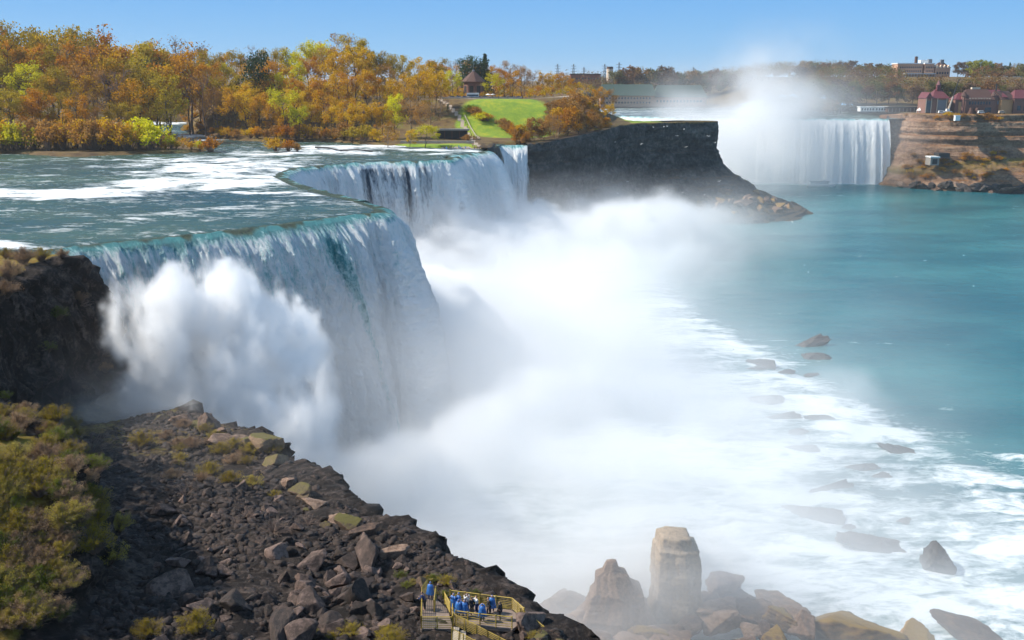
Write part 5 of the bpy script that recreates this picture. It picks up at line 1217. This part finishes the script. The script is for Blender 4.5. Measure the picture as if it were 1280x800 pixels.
p = U(1174, 202, d=782); r = thing('tunnel_portal', 'grey portal building with dark opening at the foot of the far cliff', 'building', (p.x, 782, p.z - 1)); MB().box(-7, 0, 0, 10, -2, 4).build('wall', M['greystone'], r); MB().box(-7.4, .4, -.4, 10, 4, 5).build('roof', M['white'], r); MB().box(-5.5, -1.5, -.1, .1, -1, 3).build('opening', M['dark'], r); MB().box(0.2, 9, 2, 12, 4, 7.5).build('upper_block', M['dark'], r)
for k, (a, b_) in enumerate([((1188, 104), (1206, 104)), ((1223, 103), (1236, 103)), ((1238, 102), (1272, 101))]):
    p, q = U(*a, d=1085), U(*b_, d=1085); r = MB().box(p.x, q.x, 1085, 1086, p.z - 3, p.z + 1.2).build('retaining_wall', M['cream']); tag(r, 'pale retaining wall on the far hillside, %s from the left' % ORD[k + 1], 'wall', 'retaining walls on the far hillside')
# power station, brick block, tower and pylons
r = building('power_station', 'long low power station with dark green roofs behind the rapids', 800, 1170, z=55)
MB().box(-46, 18, 0, 20, 0, 13).build('wall', M['pinkstone'], r); MB().hip(-48, 20, -1.5, 22, 13, 26, .06).build('roof', M['greenroof'], r); wins(r, 16, -44, 14, 9, 11, 0); wins(r, 16, -44, 14, 4, 6, 0)
r = building('power_station_wing', 'green-roofed wing of the power station nearest the mist', 850, 1180, z=55)
MB().box(-30, 32, 0, 20, 0, 11).build('wall', M['pinkstone'], r); MB().hip(-32, 34, -1.5, 22, 11, 25, .1).build('roof', M['greenroof'], r); wins(r, 14, -28, 28, 5, 7.5, 0)
r = building('brick_block', 'red brick block with flat roof on the skyline behind the trees', 733, 1380, z=74); MB().box(-22, 20, 0, 20, 0, 19).build('wall', M['brick'], r); MB().box(-22.5, 20.5, -.5, 20.5, 19, 20.5).build('roof', M['brownroof'], r); wins(r, 9, -20, 18, 13, 15, 0)
r = building('round_tower', 'squat round pale tower on the skyline between the pylons', 762, 1380, z=74, cat='tower'); MB().cone(0, 0, 0, 27, 4.8, 4.6, 24).build('shaft', M['cream'], r); MB().cone(0, 0, 27, 30, 4.7, 4.5, 24).build('cap', M['brownroof'], r)
def pylon(px, ytop, d, lb):
    p = U(px, ytop, d=d); z0 = 72; H = p.z - z0; r = thing('pylon', lb, 'pylon', (p.x, d, z0), 0, 'pylons on the skyline'); b = MB(); w0 = H * .07
    for sx, sy in ((1, 1), (1, -1), (-1, 1), (-1, -1)): b.bar((sx * w0, sy * w0, 0), (sx * .5, sy * .5, H), .28, 4)
    for k in range(9):
        a, c_ = k / 9, (k + 1) / 9; wa, wc = w0 * (1 - a) + .5 * a, w0 * (1 - c_) + .5 * c_; b.bar((-wa, -wa, H * a), (wc, -wc, H * c_), .15, 4).bar((wa, -wa, H * a), (-wc, -wc, H * c_), .15, 4)
    b.build('tower', M['steel'], r); c = MB(); [c.bar((-H * .11, 0, H * f), (H * .11, 0, H * f), .25, 4) for f in (.72, .82, .92)]; c.build('crossarm', M['steel'], r)
for px, yt_, lb in ((717, 80, 'pylon furthest left above the clifftop thicket'), (730, 84, 'faint pylon between the leftmost one and the tower'), (756, 80, 'pylon just left of the round tower'), (774, 78, 'tallest pylon just right of the round tower'), (867, 84, 'small pylon above the power station wing'), (697, 80, 'thin mast above the orange park trees')): pylon(px, yt_, 1400, lb)
# tour boat
p = U(1026, 233, z=0); r = thing('tour_boat', 'white double-deck tour boat in the spray before the far falls', 'boat', (p.x, p.y, 0.1), -.12)
V = [(-11, -2.6, 1.6), (8, -2.8, 1.8), (13, 0, 2.6), (8, 2.8, 1.8), (-11, 2.6, 1.6), (-10.5, -2, -.5), (8, -2, -.5), (11.5, 0, -.3), (8, 2, -.5), (-10.5, 2, -.5)]
MB().add(V, [(0, 1, 6, 5), (1, 2, 7, 6), (2, 3, 8, 7), (3, 4, 9, 8), (4, 0, 5, 9), (0, 4, 3, 2, 1), (5, 6, 7, 8, 9)]).build('hull', M['white'], r)
MB().box(-9, 6, -2.2, 2.2, 1.7, 3.8).build('cabin', M['white'], r); wins(r, 9, -8.6, 5.6, 2.5, 3.3, -2.2); MB().box(-9.5, 7, -2.5, 2.5, 3.8, 4.0).build('upper_deck', M['steel'], r); MB().box(1.5, 4, -1.2, 1.2, 4, 5.8).build('wheelhouse', M['white'], r)
b = MB(); [b.bar((-9.4, s, z), (6.8, s, z), .05, 4) for s in (-2.4, 2.4) for z in (4.6, 5.1)]; [b.bar((-9.4 + i * 2.3, s, 4), (-9.4 + i * 2.3, s, 5.1), .05, 4) for i in range(8) for s in (-2.4, 2.4)]; b.build('railing', M['white'], r)

# ------------------------------------------------------------------ island park: pavilion, vehicles, walls, railings
p = U(592, 119, d=636); r = thing('pavilion', 'round brown pavilion with conical roof among the park trees', 'pavilion', (p.x, 636, 74.8), .2)
MB().cone(0, 0, 0, 10.2, 6.6, 6.6, 8).build('wall', M['plumstone'], r); rf = MB().cone(0, 0, 10.2, 16.6, 8.3, .9, 8).build('roof', M['brownroof'], r); MB().cone(0, 0, 16.4, 17.6, .9, .8, 8).bar((0, 0, 17.5), (0, 0, 20.5), .12).build('finial', M['steel'], rf)
b = MB()
for i in range(8):
    a = 2 * math.pi * (i + .5) / 8; MB().box(-1.3, 1.3, -.1, .1, 3, 7.5).build('window', M['dark'], r); w_ = r.children[-1]; w_.location = (6.15 * math.cos(a), 6.15 * math.sin(a), 0); w_.rotation_euler = (0, 0, a + math.pi / 2)
def vehicle(kind, px, d, m_, lb, L=4.4, Wd=1.8, H=1.5):
    p = U(px, 118, d=d); z = GROUND(p.x, d) + .05; r = thing(kind, lb, {'parked_car': 'car', 'shuttle_bus': 'bus'}[kind], (p.x, d, z), 0, None)
    if kind == 'shuttle_bus':
        MB().box(-L / 2, L / 2, -Wd / 2, Wd / 2, .45, H).build('body', M[m_], r, .12); MB().box(-L / 2 + .3, L / 2 - .3, -Wd / 2 - .03, Wd / 2 + .03, 1.4, 2.3).build('window', M['glass'], r); MB().box(-L / 2 - .02, L / 2 + .02, -Wd / 2 - .04, Wd / 2 + .04, .7, 1.1).build('stripe', M['bluecar'], r)
    else:
        MB().box(-L / 2, L / 2, -Wd / 2, Wd / 2, .4, .95).build('body', M[m_], r, .1); MB().add([(-1.6, -.8, .95), (1.3, -.8, .95), (1.3, .8, .95), (-1.6, .8, .95), (-1.1, -.65, 1.45), (.7, -.65, 1.45), (.7, .65, 1.45), (-1.1, .65, 1.45)], [(0, 1, 5, 4), (1, 2, 6, 5), (2, 3, 7, 6), (3, 0, 4, 7), (4, 5, 6, 7)]).build('window', M['glass'], r)
    for x in (-L * .3, L * .3):
        for y in (-Wd / 2, Wd / 2):
            w_ = MB().cone(0, 0, -.12, .12, .38, .38, 12).build('wheel', M['tyre'], r); w_.location = (x, y, .38); w_.rotation_euler = (math.pi / 2, 0, 0)
vehicle('shuttle_bus', 591, 605, 'white', 'white shuttle bus with blue stripe parked before the pavilion', 7.5, 2.4, 3.3)
for px, m_, lb in ((566, 'greycar', 'grey car under the lime tree left of the pavilion'), (574, 'white', 'white car left of the shuttle bus'), (581, 'bluecar', 'blue car next to the shuttle bus'), (600, 'redcar', 'red car right of the shuttle bus'), (608, 'bluecar', 'blue car near the white umbrella'), (648, 'greycar', 'grey car under the orange trees')): vehicle('parked_car', px, 607, m_, lb)
p, q = U(552, 124, d=598), U(652, 124, d=606)
r = thing('terrace_wall', 'low cream parapet wall along the top of the lawn', 'wall', (p.x, p.y, 0), math.atan2(q.y - p.y, q.x - p.x)); Lw = (q - p).length; zt_ = GROUND((p.x + q.x) / 2, 600)
MB().box(0, Lw, 0, .5, zt_ - 2, zt_ + .9).build('wall', M['cream'], r); b = MB(); [b.box(i * 4.0, i * 4.0 + .8, -.15, .65, zt_ - 2, zt_ + 1.3) for i in range(int(Lw / 4))]; b.build('piers', M['cream'], r)
for k, px in enumerate((610, 616)):
    p = U(px, 118, d=603); z = GROUND(p.x, 603); r = thing('umbrella', 'white patio umbrella on the terrace, %s one' % ('left' if k == 0 else 'right'), 'umbrella', (p.x, 603, z)); MB().bar((0, 0, 0), (0, 0, 2.6), .06).build('pole', M['steel'], r); MB().cone(0, 0, 2.2, 3.0, 1.7, .05, 8).build('canopy', M['white'], r)
# stairs and dark shelter at the foot of the lawn
p = U(572, 163, d=513); r = thing('shelter', 'dark flat-roofed shelter at the foot of the park stairs', 'shelter', (p.x, 513, 55.8)); MB().box(-12, 6, 0, 6, 4.4, 5.2).build('roof', M['greystone'], r); MB().box(-11, 5, 3, 6, 0, 4.4).build('wall', M['dark'], r); b = MB(); [b.box(-11 + i * 3.9, -10.6 + i * 3.9, .3, .7, 0, 4.4) for i in range(5)]; b.build('posts', M['brownroof'], r)
def rail(name, P_, label, m_, h=1.1, gap=2.0, n=2, th=.06, cat='railing', zf=None, slats=False):
    P_ = [Vector(v) for v in P_]; r = thing(name, label, cat, P_[0]); o = P_[0]; posts = MB(); bars = MB()
    for a, b_ in zip(P_[:-1], P_[1:]):
        L = (b_ - a).length; k = max(1, int(L / gap))
        for i in range(k + 1): q = a.lerp(b_, i / k) - o; posts.bar(q, q + Vector((0, 0, h)), th, 6)
        for j in range(n): zz = h * (j + 1) / n - .04; bars.bar(a - o + Vector((0, 0, zz)), b_ - o + Vector((0, 0, zz)), th * .75, 5)
    posts.build('posts', m_, r); bars.build('rails', m_, r); return r
def gl(px, py, z): 
    v = U(px, py, z=z); return Vector((v.x, v.y, GROUND(v.x, v.y)))
rail('stair_railing', [(-27, 560, GROUND(-27, 560)), (-23, 545, GROUND(-23, 545)), (-19.5, 530, GROUND(-19.5, 530)), (-17, 516, GROUND(-17, 516))], 'pale railing down the stairs beside the lawn', M['concrete'], 1.2, 3, 3, .12)
rail('promenade_railing', [gl(598, 184, 55.4), gl(585, 185, 55.4), gl(560, 184.5, 55.4), gl(530, 183.5, 55.4), gl(500, 182, 55.4), gl(480, 181, 55.4)], 'dark railing along the riverside path by the brink', M['steel'], 1.1, 3, 3, .06)
rail('point_railing', [(52, 566, GROUND(52, 566)), (70, 612, GROUND(70, 612)), (86, 628, GROUND(86, 628)), (112, 646, GROUND(112, 646)), (130, 658, GROUND(130, 658))], 'thin railing along the flat point above the dark cliff', M['steel'], 1.1, 4, 2, .06)
p, q = U(500, 178, z=55.6), U(592, 179, z=55.6)
tag(MB().box(p.x, q.x, p.y + 1.5, p.y + 2.1, 55, 56.3).build('path_wall', M['cream']), 'low pale wall behind the riverside path', 'wall')

# ------------------------------------------------------------------ people
def skin(name, J, E, mat_, parent=None, sub=2):
    me = bpy.data.meshes.new(name); me.from_pydata([j[0] for j in J], E, []); o = bpy.data.objects.new(name, me); COL.objects.link(o)
    m_ = o.modifiers.new('s', 'SKIN'); m_.use_smooth_shade = True
    for v, j in zip(me.skin_vertices[0].data, J): v.radius = (j[1], j[2] if len(j) > 2 else j[1])
    me.skin_vertices[0].data[0].use_root = True
    sb = o.modifiers.new('u', 'SUBSURF'); sb.levels = sub; sb.render_levels = sub
    dg = bpy.context.evaluated_depsgraph_get(); n = bpy.data.meshes.new_from_object(o.evaluated_get(dg)); bpy.data.objects.remove(o); n.name = name
    n.materials.clear(); n.materials.append(mat_); n.polygons.foreach_set('use_smooth', [True] * len(n.polygons)); return n
M['skin'] = simple('skin', (0.50, 0.28, 0.19), .6, .05); M['hair'] = simple('hair', (0.04, 0.025, 0.015), .6, .2); M['poncho'] = simple('blue_plastic', (0.04, 0.15, 0.42), .35, .25, 6, bmp=.03)
M['navy'] = simple('navy_cloth', (0.025, 0.04, 0.12), .8, .2); M['black'] = simple('black_cloth', (0.02, 0.02, 0.025), .8, .2); M['shirt'] = simple('white_cloth', (0.7, 0.68, 0.66), .8, .1); M['pink'] = simple('pink_cloth', (0.55, 0.2, 0.2), .8, .1)
def pose(stride=0.0, lean=0.0, arms='down'):
    h = .92; tx = lean * .5
    J = {'pel': (0, 0, h), 'wai': (0, tx * .4, 1.08), 'che': (0, tx, 1.32), 'nek': (0, tx * 1.15, 1.48), 'hb': (0, tx * 1.2 + .01, 1.56), 'hd': (0, tx * 1.25 + .02, 1.64), 'ht': (0, tx * 1.25 + .01, 1.73)}
    for s, n in ((-1, 'L'), (1, 'R')):
        st = stride * s
        J['hip' + n] = (s * .1, 0, .88); J['kn' + n] = (s * .11, st * .5 + .03, .49); J['an' + n] = (s * .11, st - .02, .08); J['to' + n] = (s * .12, st + .15, .04)
        J['sh' + n] = (s * .19, tx, 1.42)
        if arms == 'rail': J['el' + n] = (s * .27, tx + .12, 1.2); J['wr' + n] = (s * .2, tx + .38, 1.12); J['fi' + n] = (s * .17, tx + .48, 1.1)
        elif arms == 'up': J['el' + n] = (s * .26, tx + .15, 1.28); J['wr' + n] = (s * .1, tx + .3, 1.5); J['fi' + n] = (s * .06, tx + .33, 1.56)
        else: J['el' + n] = (s * .26, tx - .04 - st * .3, 1.14); J['wr' + n] = (s * .27, tx + .08 - st * .4, .9); J['fi' + n] = (s * .26, tx + .12 - st * .4, .8)
    return J
def person_meshes(stride, lean, arms, top, legs, poncho):
    P_ = pose(stride, lean, arms)
    R_ = {'pel': .13, 'wai': .12, 'che': .14, 'nek': .05, 'hb': .075, 'hd': .095, 'ht': .06}
    for n in 'LR': R_.update({'hip' + n: .085, 'kn' + n: .055, 'an' + n: .04, 'to' + n: .035, 'sh' + n: .06, 'el' + n: .042, 'wr' + n: .03, 'fi' + n: .022})
    def make(name, keys, edges, m_, k=1.0, add=0.0):
        ix = {q: i for i, q in enumerate(keys)}; return skin(name, [(P_[q], R_[q] * k + add) for q in keys], [(ix[a], ix[b]) for a, b in edges], m_)
    full = ['pel', 'wai', 'che', 'nek', 'hb', 'hd', 'ht'] + [a + n for n in 'LR' for a in ('hip', 'kn', 'an', 'to', 'sh', 'el', 'wr', 'fi')]
    E = [('pel', 'wai'), ('wai', 'che'), ('che', 'nek'), ('nek', 'hb'), ('hb', 'hd'), ('hd', 'ht')] + [e for n in 'LR' for e in (('pel', 'hip' + n), ('hip' + n, 'kn' + n), ('kn' + n, 'an' + n), ('an' + n, 'to' + n), ('che', 'sh' + n), ('sh' + n, 'el' + n), ('el' + n, 'wr' + n), ('wr' + n, 'fi' + n))]
    out = [('body', make('body', full, E, M['skin']))]
    out.append(('trousers', make('trousers', ['pel'] + [a + n for n in 'LR' for a in ('hip', 'kn', 'an')], [e for n in 'LR' for e in (('pel', 'hip' + n), ('hip' + n, 'kn' + n), ('kn' + n, 'an' + n))], M[legs], 1.05, .018)))
    out.append(('jacket', make('jacket', ['pel', 'wai', 'che'] + [a + n for n in 'LR' for a in ('sh', 'el', 'wr')], [('pel', 'wai'), ('wai', 'che')] + [e for n in 'LR' for e in (('che', 'sh' + n), ('sh' + n, 'el' + n), ('el' + n, 'wr' + n))], M[top], 1.05, .02)))
    P2 = dict(P_); hx = P_['hd']; out.append(('hood' if poncho else 'hair', skin('hair', [((hx[0], hx[1] - .035, hx[2] - .06), .08), ((hx[0], hx[1] - .03, hx[2] + .03), .105), ((hx[0], hx[1] - .01, hx[2] + .09), .075)], [(0, 1), (1, 2)], M['poncho'] if poncho else M['hair'], None, 1)))
    if poncho:
        A, Z_ = np.meshgrid(np.linspace(0, 2 * math.pi, 33), np.linspace(0, 1, 14)); r_ = np.interp(Z_, [0, .15, .5, 1], [.09, .25, .31, .40]) * (1 + .07 * np.sin(A * 7 + Z_ * 2) * Z_); cy = P_['che'][1] * (1 - Z_ * .8)
        V = np.stack([r_ * np.cos(A) * 1.0, cy + r_ * np.sin(A) * .75, 1.5 - Z_ * .95], -1); me = mesh_np('poncho', V.reshape(-1, 3), grid_faces(33, 14)); me.materials.append(M['poncho']); out.append(('poncho', me))
    return out
PROTO = {'poncho': person_meshes(.12, .08, 'down', 'poncho', 'navy', True), 'poncho2': person_meshes(.0, .0, 'up', 'poncho', 'black', True), 'leaning': person_meshes(.03, .35, 'rail', 'navy', 'black', False),
         'dark': person_meshes(.1, .05, 'down', 'black', 'black', False), 'white': person_meshes(.05, .05, 'up', 'shirt', 'navy', False), 'pink': person_meshes(.14, .05, 'down', 'pink', 'navy', False)}
def person(kind, loc, rz, label, group=None, h=1.0):
    o = thing('person', label, 'person', loc, rz, group); o.scale = (h, h, h)
    for nm, me in PROTO[kind]:
        c = bpy.data.objects.new(nm, me); COL.objects.link(c); c.parent = o
    return o

# ------------------------------------------------------------------ viewing platform, stairs, near people
ZD = 40.5
def D_(px, py, z=ZD): v = U(px, py, z=z); return Vector((v.x, v.y, z))
plat = thing('viewing_platform', 'wooden viewing platform with yellow slatted railings on the talus', 'platform', D_(545, 768))
o0 = plat.location
c4 = [D_(527, 786), D_(566, 786), D_(560, 762), D_(545, 748), D_(528, 748)]
n = len(c4); V = [tuple(c - o0) for c in c4] + [tuple(c - o0 - Vector((0, 0, .35))) for c in c4]
MB().add(V, [tuple(range(n)), tuple(range(n, 2 * n))[::-1]] + [(i, i + n, (i + 1) % n + n, (i + 1) % n) for i in range(n)]).build('deck', M['plank'], plat)
b = MB(); [b.bar(c - o0 - Vector((0, 0, 4)), c - o0, .12, 6) for c in c4]; b.build('support_posts', M['plank'], plat)
def slat_rail(P_, parent, o, h=1.15, n=7, nm='railing'):
    b = MB(); q = MB()
    for a, c in zip(P_[:-1], P_[1:]):
        L = (c - a).length; k = max(1, round(L / 1.3))
        for i in range(k + 1): v = a.lerp(c, i / k) - o; q.bar(v, v + Vector((0, 0, h + .06)), .055, 6)
        for j in range(n): z = Vector((0, 0, h * (j + .9) / n)); b.bar(a - o + z, c - o + z, .032 if j < n - 1 else .05, 4)
    rr = b.build(nm, M['yellow'], parent); q.build('posts', M['yellow'], rr)
slat_rail([c4[4], c4[0], c4[1]], plat, o0); slat_rail([D_(566, 786), D_(566, 770)], plat, o0); slat_rail([c4[4], D_(535, 738), D_(541, 738)], plat, o0); slat_rail([c4[3], D_(543, 765)], plat, o0); slat_rail([D_(556, 755), D_(563, 768)], plat, o0)
walk = thing('walkway', 'wooden walkway crowded with visitors right of the platform', 'walkway', D_(590, 765)); o1 = walk.location
w4 = [D_(566, 778), D_(600, 782), D_(640, 786), D_(655, 775), D_(640, 762), D_(600, 757), D_(563, 752)]; n = len(w4)
V = [tuple(c - o1 - Vector((0, 0, .05))) for c in w4] + [tuple(c - o1 - Vector((0, 0, .35))) for c in w4]
MB().add(V, [tuple(range(n)), tuple(range(n, 2 * n))[::-1]] + [(i, i + n, (i + 1) % n + n, (i + 1) % n) for i in range(n)]).build('deck', M['plank'], walk)
slat_rail([D_(563, 752), D_(600, 757), D_(640, 762), D_(655, 775)], walk, o1); slat_rail([D_(570, 778), D_(600, 782), D_(640, 786)], walk, o1, n=5)
b = MB(); [b.bar(c - o1 - Vector((0, 0, 5)), c - o1, .12, 6) for c in w4]; b.build('support_posts', M['plank'], walk)
stair = thing('stairway', 'pale stairway with yellow railings descending below the walkway', 'stairs', D_(600, 795)); o2 = stair.location; b = MB()
A0, A1 = D_(566, 792), D_(700, 826); steps = 15
for i in range(steps):
    t_ = i / steps; c = A0.lerp(A1, t_) - o2; c.z -= 2.6 * t_ + .1; b.box(c.x, c.x + (A1.x - A0.x) / steps * .82, c.y - 1.0, c.y + 1.2, c.z - .14, c.z)
b.build('steps', M['concrete'], stair)
Q = [A0.lerp(A1, t_) + Vector((0, 0, -2.6 * t_)) for t_ in (0, .33, .66, 1)]
slat_rail([q + Vector((0, 1.25, 0)) for q in Q], stair, o2); slat_rail([q + Vector((0, -1.05, 0)) for q in Q], stair, o2)
lowrail = thing('lower_railing', 'yellow slatted railing running down to the lower right of the stairs', 'railing', D_(650, 780)); slat_rail([D_(650, 776, 40.3), D_(668, 788, 39.6), D_(690, 808, 38.8), D_(712, 830, 38)], lowrail, lowrail.location, 1.2, 7, 'rails')
person('leaning', D_(531, 762), 1.3, 'person in navy jacket leaning on the platform railing')
person('poncho', D_(538, 749), -.3, 'person in blue poncho walking at the back of the platform')
for (px, py, k, rz, lb) in [(567, 763, 'poncho2', 2.5, 'person in blue poncho at the left of the crowd'), (574, 762, 'poncho', 1.8, 'tallest person in blue poncho in the crowd'), (573, 771, 'poncho2', -.5, 'person in blue poncho facing the camera in the crowd'), (581, 771, 'poncho', 2.8, 'person in blue poncho bending beside the white shirt'),
                           (585, 763, 'white', 1, 'person in white shirt behind the blue ponchos'), (590, 768, 'dark', .4, 'person in black between the two white shirts'), (596, 766, 'white', 2, 'person in white shirt further right in the crowd'), (611, 768, 'dark', 2, 'person in black at the right end of the crowd'),
                           (615, 765, 'poncho', 3, 'person in blue poncho at the right end of the crowd'), (603, 776, 'poncho2', 0, 'person in blue poncho at the front railing of the walkway'), (625, 774, 'dark', 1, 'person in dark clothes near the right of the walkway')]:
    person(k, D_(px, py) - Vector((0, 0, .05)), rz, lb)
rp = random.Random(4)
for i in range(16):
    px = 556 + i * 2.9 + rp.uniform(-1, 1); v = U(px, 183 - rp.uniform(0, 2.2), z=55.6); person(rp.choice(['dark', 'pink', 'white', 'dark', 'poncho']), (v.x, v.y, GROUND(v.x, v.y)), rp.uniform(0, 6), 'tiny visitor by the brink railing, %s from the left' % ORD[i + 1], 'visitors by the brink railing')
for i in range(9):
    y = 520 + i * 4.4; x = -18.5 - (y - 518) * .23; person(rp.choice(['dark', 'dark', 'pink']), (x, y, GROUND(x, y)), rp.uniform(0, 6), 'tiny visitor on the park stairs, %s from the bottom' % ORD[i + 1], 'visitors on the park stairs')
for i in range(12):
    x = -30 + i * 5.5; person(rp.choice(['dark', 'pink', 'white']), (x, 600.5, GROUND(x, 600.5)), rp.uniform(0, 6), 'tiny visitor on the terrace behind the wall, %s from the left' % ORD[i + 1], 'visitors on the terrace')
for i in range(9):
    x = 103 + i * 2.6; y = 648 + i * .8; person(rp.choice(['dark', 'dark', 'poncho']), (x, y, GROUND(x, y)), rp.uniform(0, 6), 'tiny visitor on the flat point above the cliff, %s from left' % ORD[i + 1], 'visitors on the flat point')
# gulls
gm = bpy.data.meshes.new('gull'); gm.from_pydata([(0, .35, 0), (.09, 0, .03), (0, -.35, 0), (-.09, 0, .03), (0, 0, -.08), (.35, .08, .16), (.7, -.05, .05), (.3, -.12, .12), (-.35, .08, .16), (-.7, -.05, .05), (-.3, -.12, .12), (0, .02, .08)], [],
              [(0, 1, 11), (0, 11, 3), (1, 2, 11), (11, 2, 3), (0, 4, 1), (0, 3, 4), (1, 4, 2), (3, 2, 4), (1, 5, 7), (5, 6, 7), (3, 10, 8), (8, 10, 9)]); gm.update(); gm.materials.append(M['white'])
for i in range(26):
    px, py = rp.uniform(755, 905), rp.uniform(155, 262)
    if i > 16: px, py = rp.uniform(870, 1270), rp.uniform(275, 380)
    v = U(px, py, d=rp.uniform(430, 540) if i <= 16 else rp.uniform(250, 330)); o = bpy.data.objects.new('gull', gm); COL.objects.link(o); o.location = v; o.scale = (1.3,) * 3 if i <= 16 else (.8,) * 3; o.rotation_euler = (rp.uniform(-.4, .4), rp.uniform(-.4, .4), rp.uniform(0, 6))
    tag(o, 'white gull flying %s, %s of the flock' % ('before the dark cliff' if i <= 16 else 'over the open river', ORD[i + 1]), 'gull', 'flying gulls')
# crown of small boulders on the ridge crest
for i, (px, py, sz) in enumerate([(200, 520, 1.3), (215, 523, 1.0), (235, 524, 1.6), (248, 527, 1.2), (275, 538, 1.4), (292, 546, 1.2), (305, 550, 1.5), (320, 553, 1.2), (360, 600, 1.2), (375, 612, 1.3), (395, 628, 1.1), (420, 648, 1.2), (440, 655, 1.4), (450, 662, 1.2)]):
    p = hit(px, py + 5)
    if p: put_boulder('m' if i % 3 == 0 else 'b', p, sz, 'boulder along the ridge crest line, %s from the left' % ORD[i + 1], 'boulders on the ridge crest', rb, (1.2, 1, .8), None, .3)

# ------------------------------------------------------------------ air
me = MB().box(-9500, 9500, -400, 12500, -6, 160).mesh('haze')
hm = bpy.data.materials.new('haze'); hm.use_nodes = True; t = hm.node_tree; t.nodes.clear(); out = t.nodes.new('ShaderNodeOutputMaterial'); pv = t.nodes.new('ShaderNodeVolumePrincipled')
pv.inputs['Density'].default_value = 0.00006; pv.inputs['Color'].default_value = (.93, .96, 1, 1); pv.inputs['Anisotropy'].default_value = .3; t.links.new(pv.outputs[0], out.inputs['Volume'])
tag(link('haze', me, hm), 'thin blue haze over the far shore', 'haze', kind='stuff')
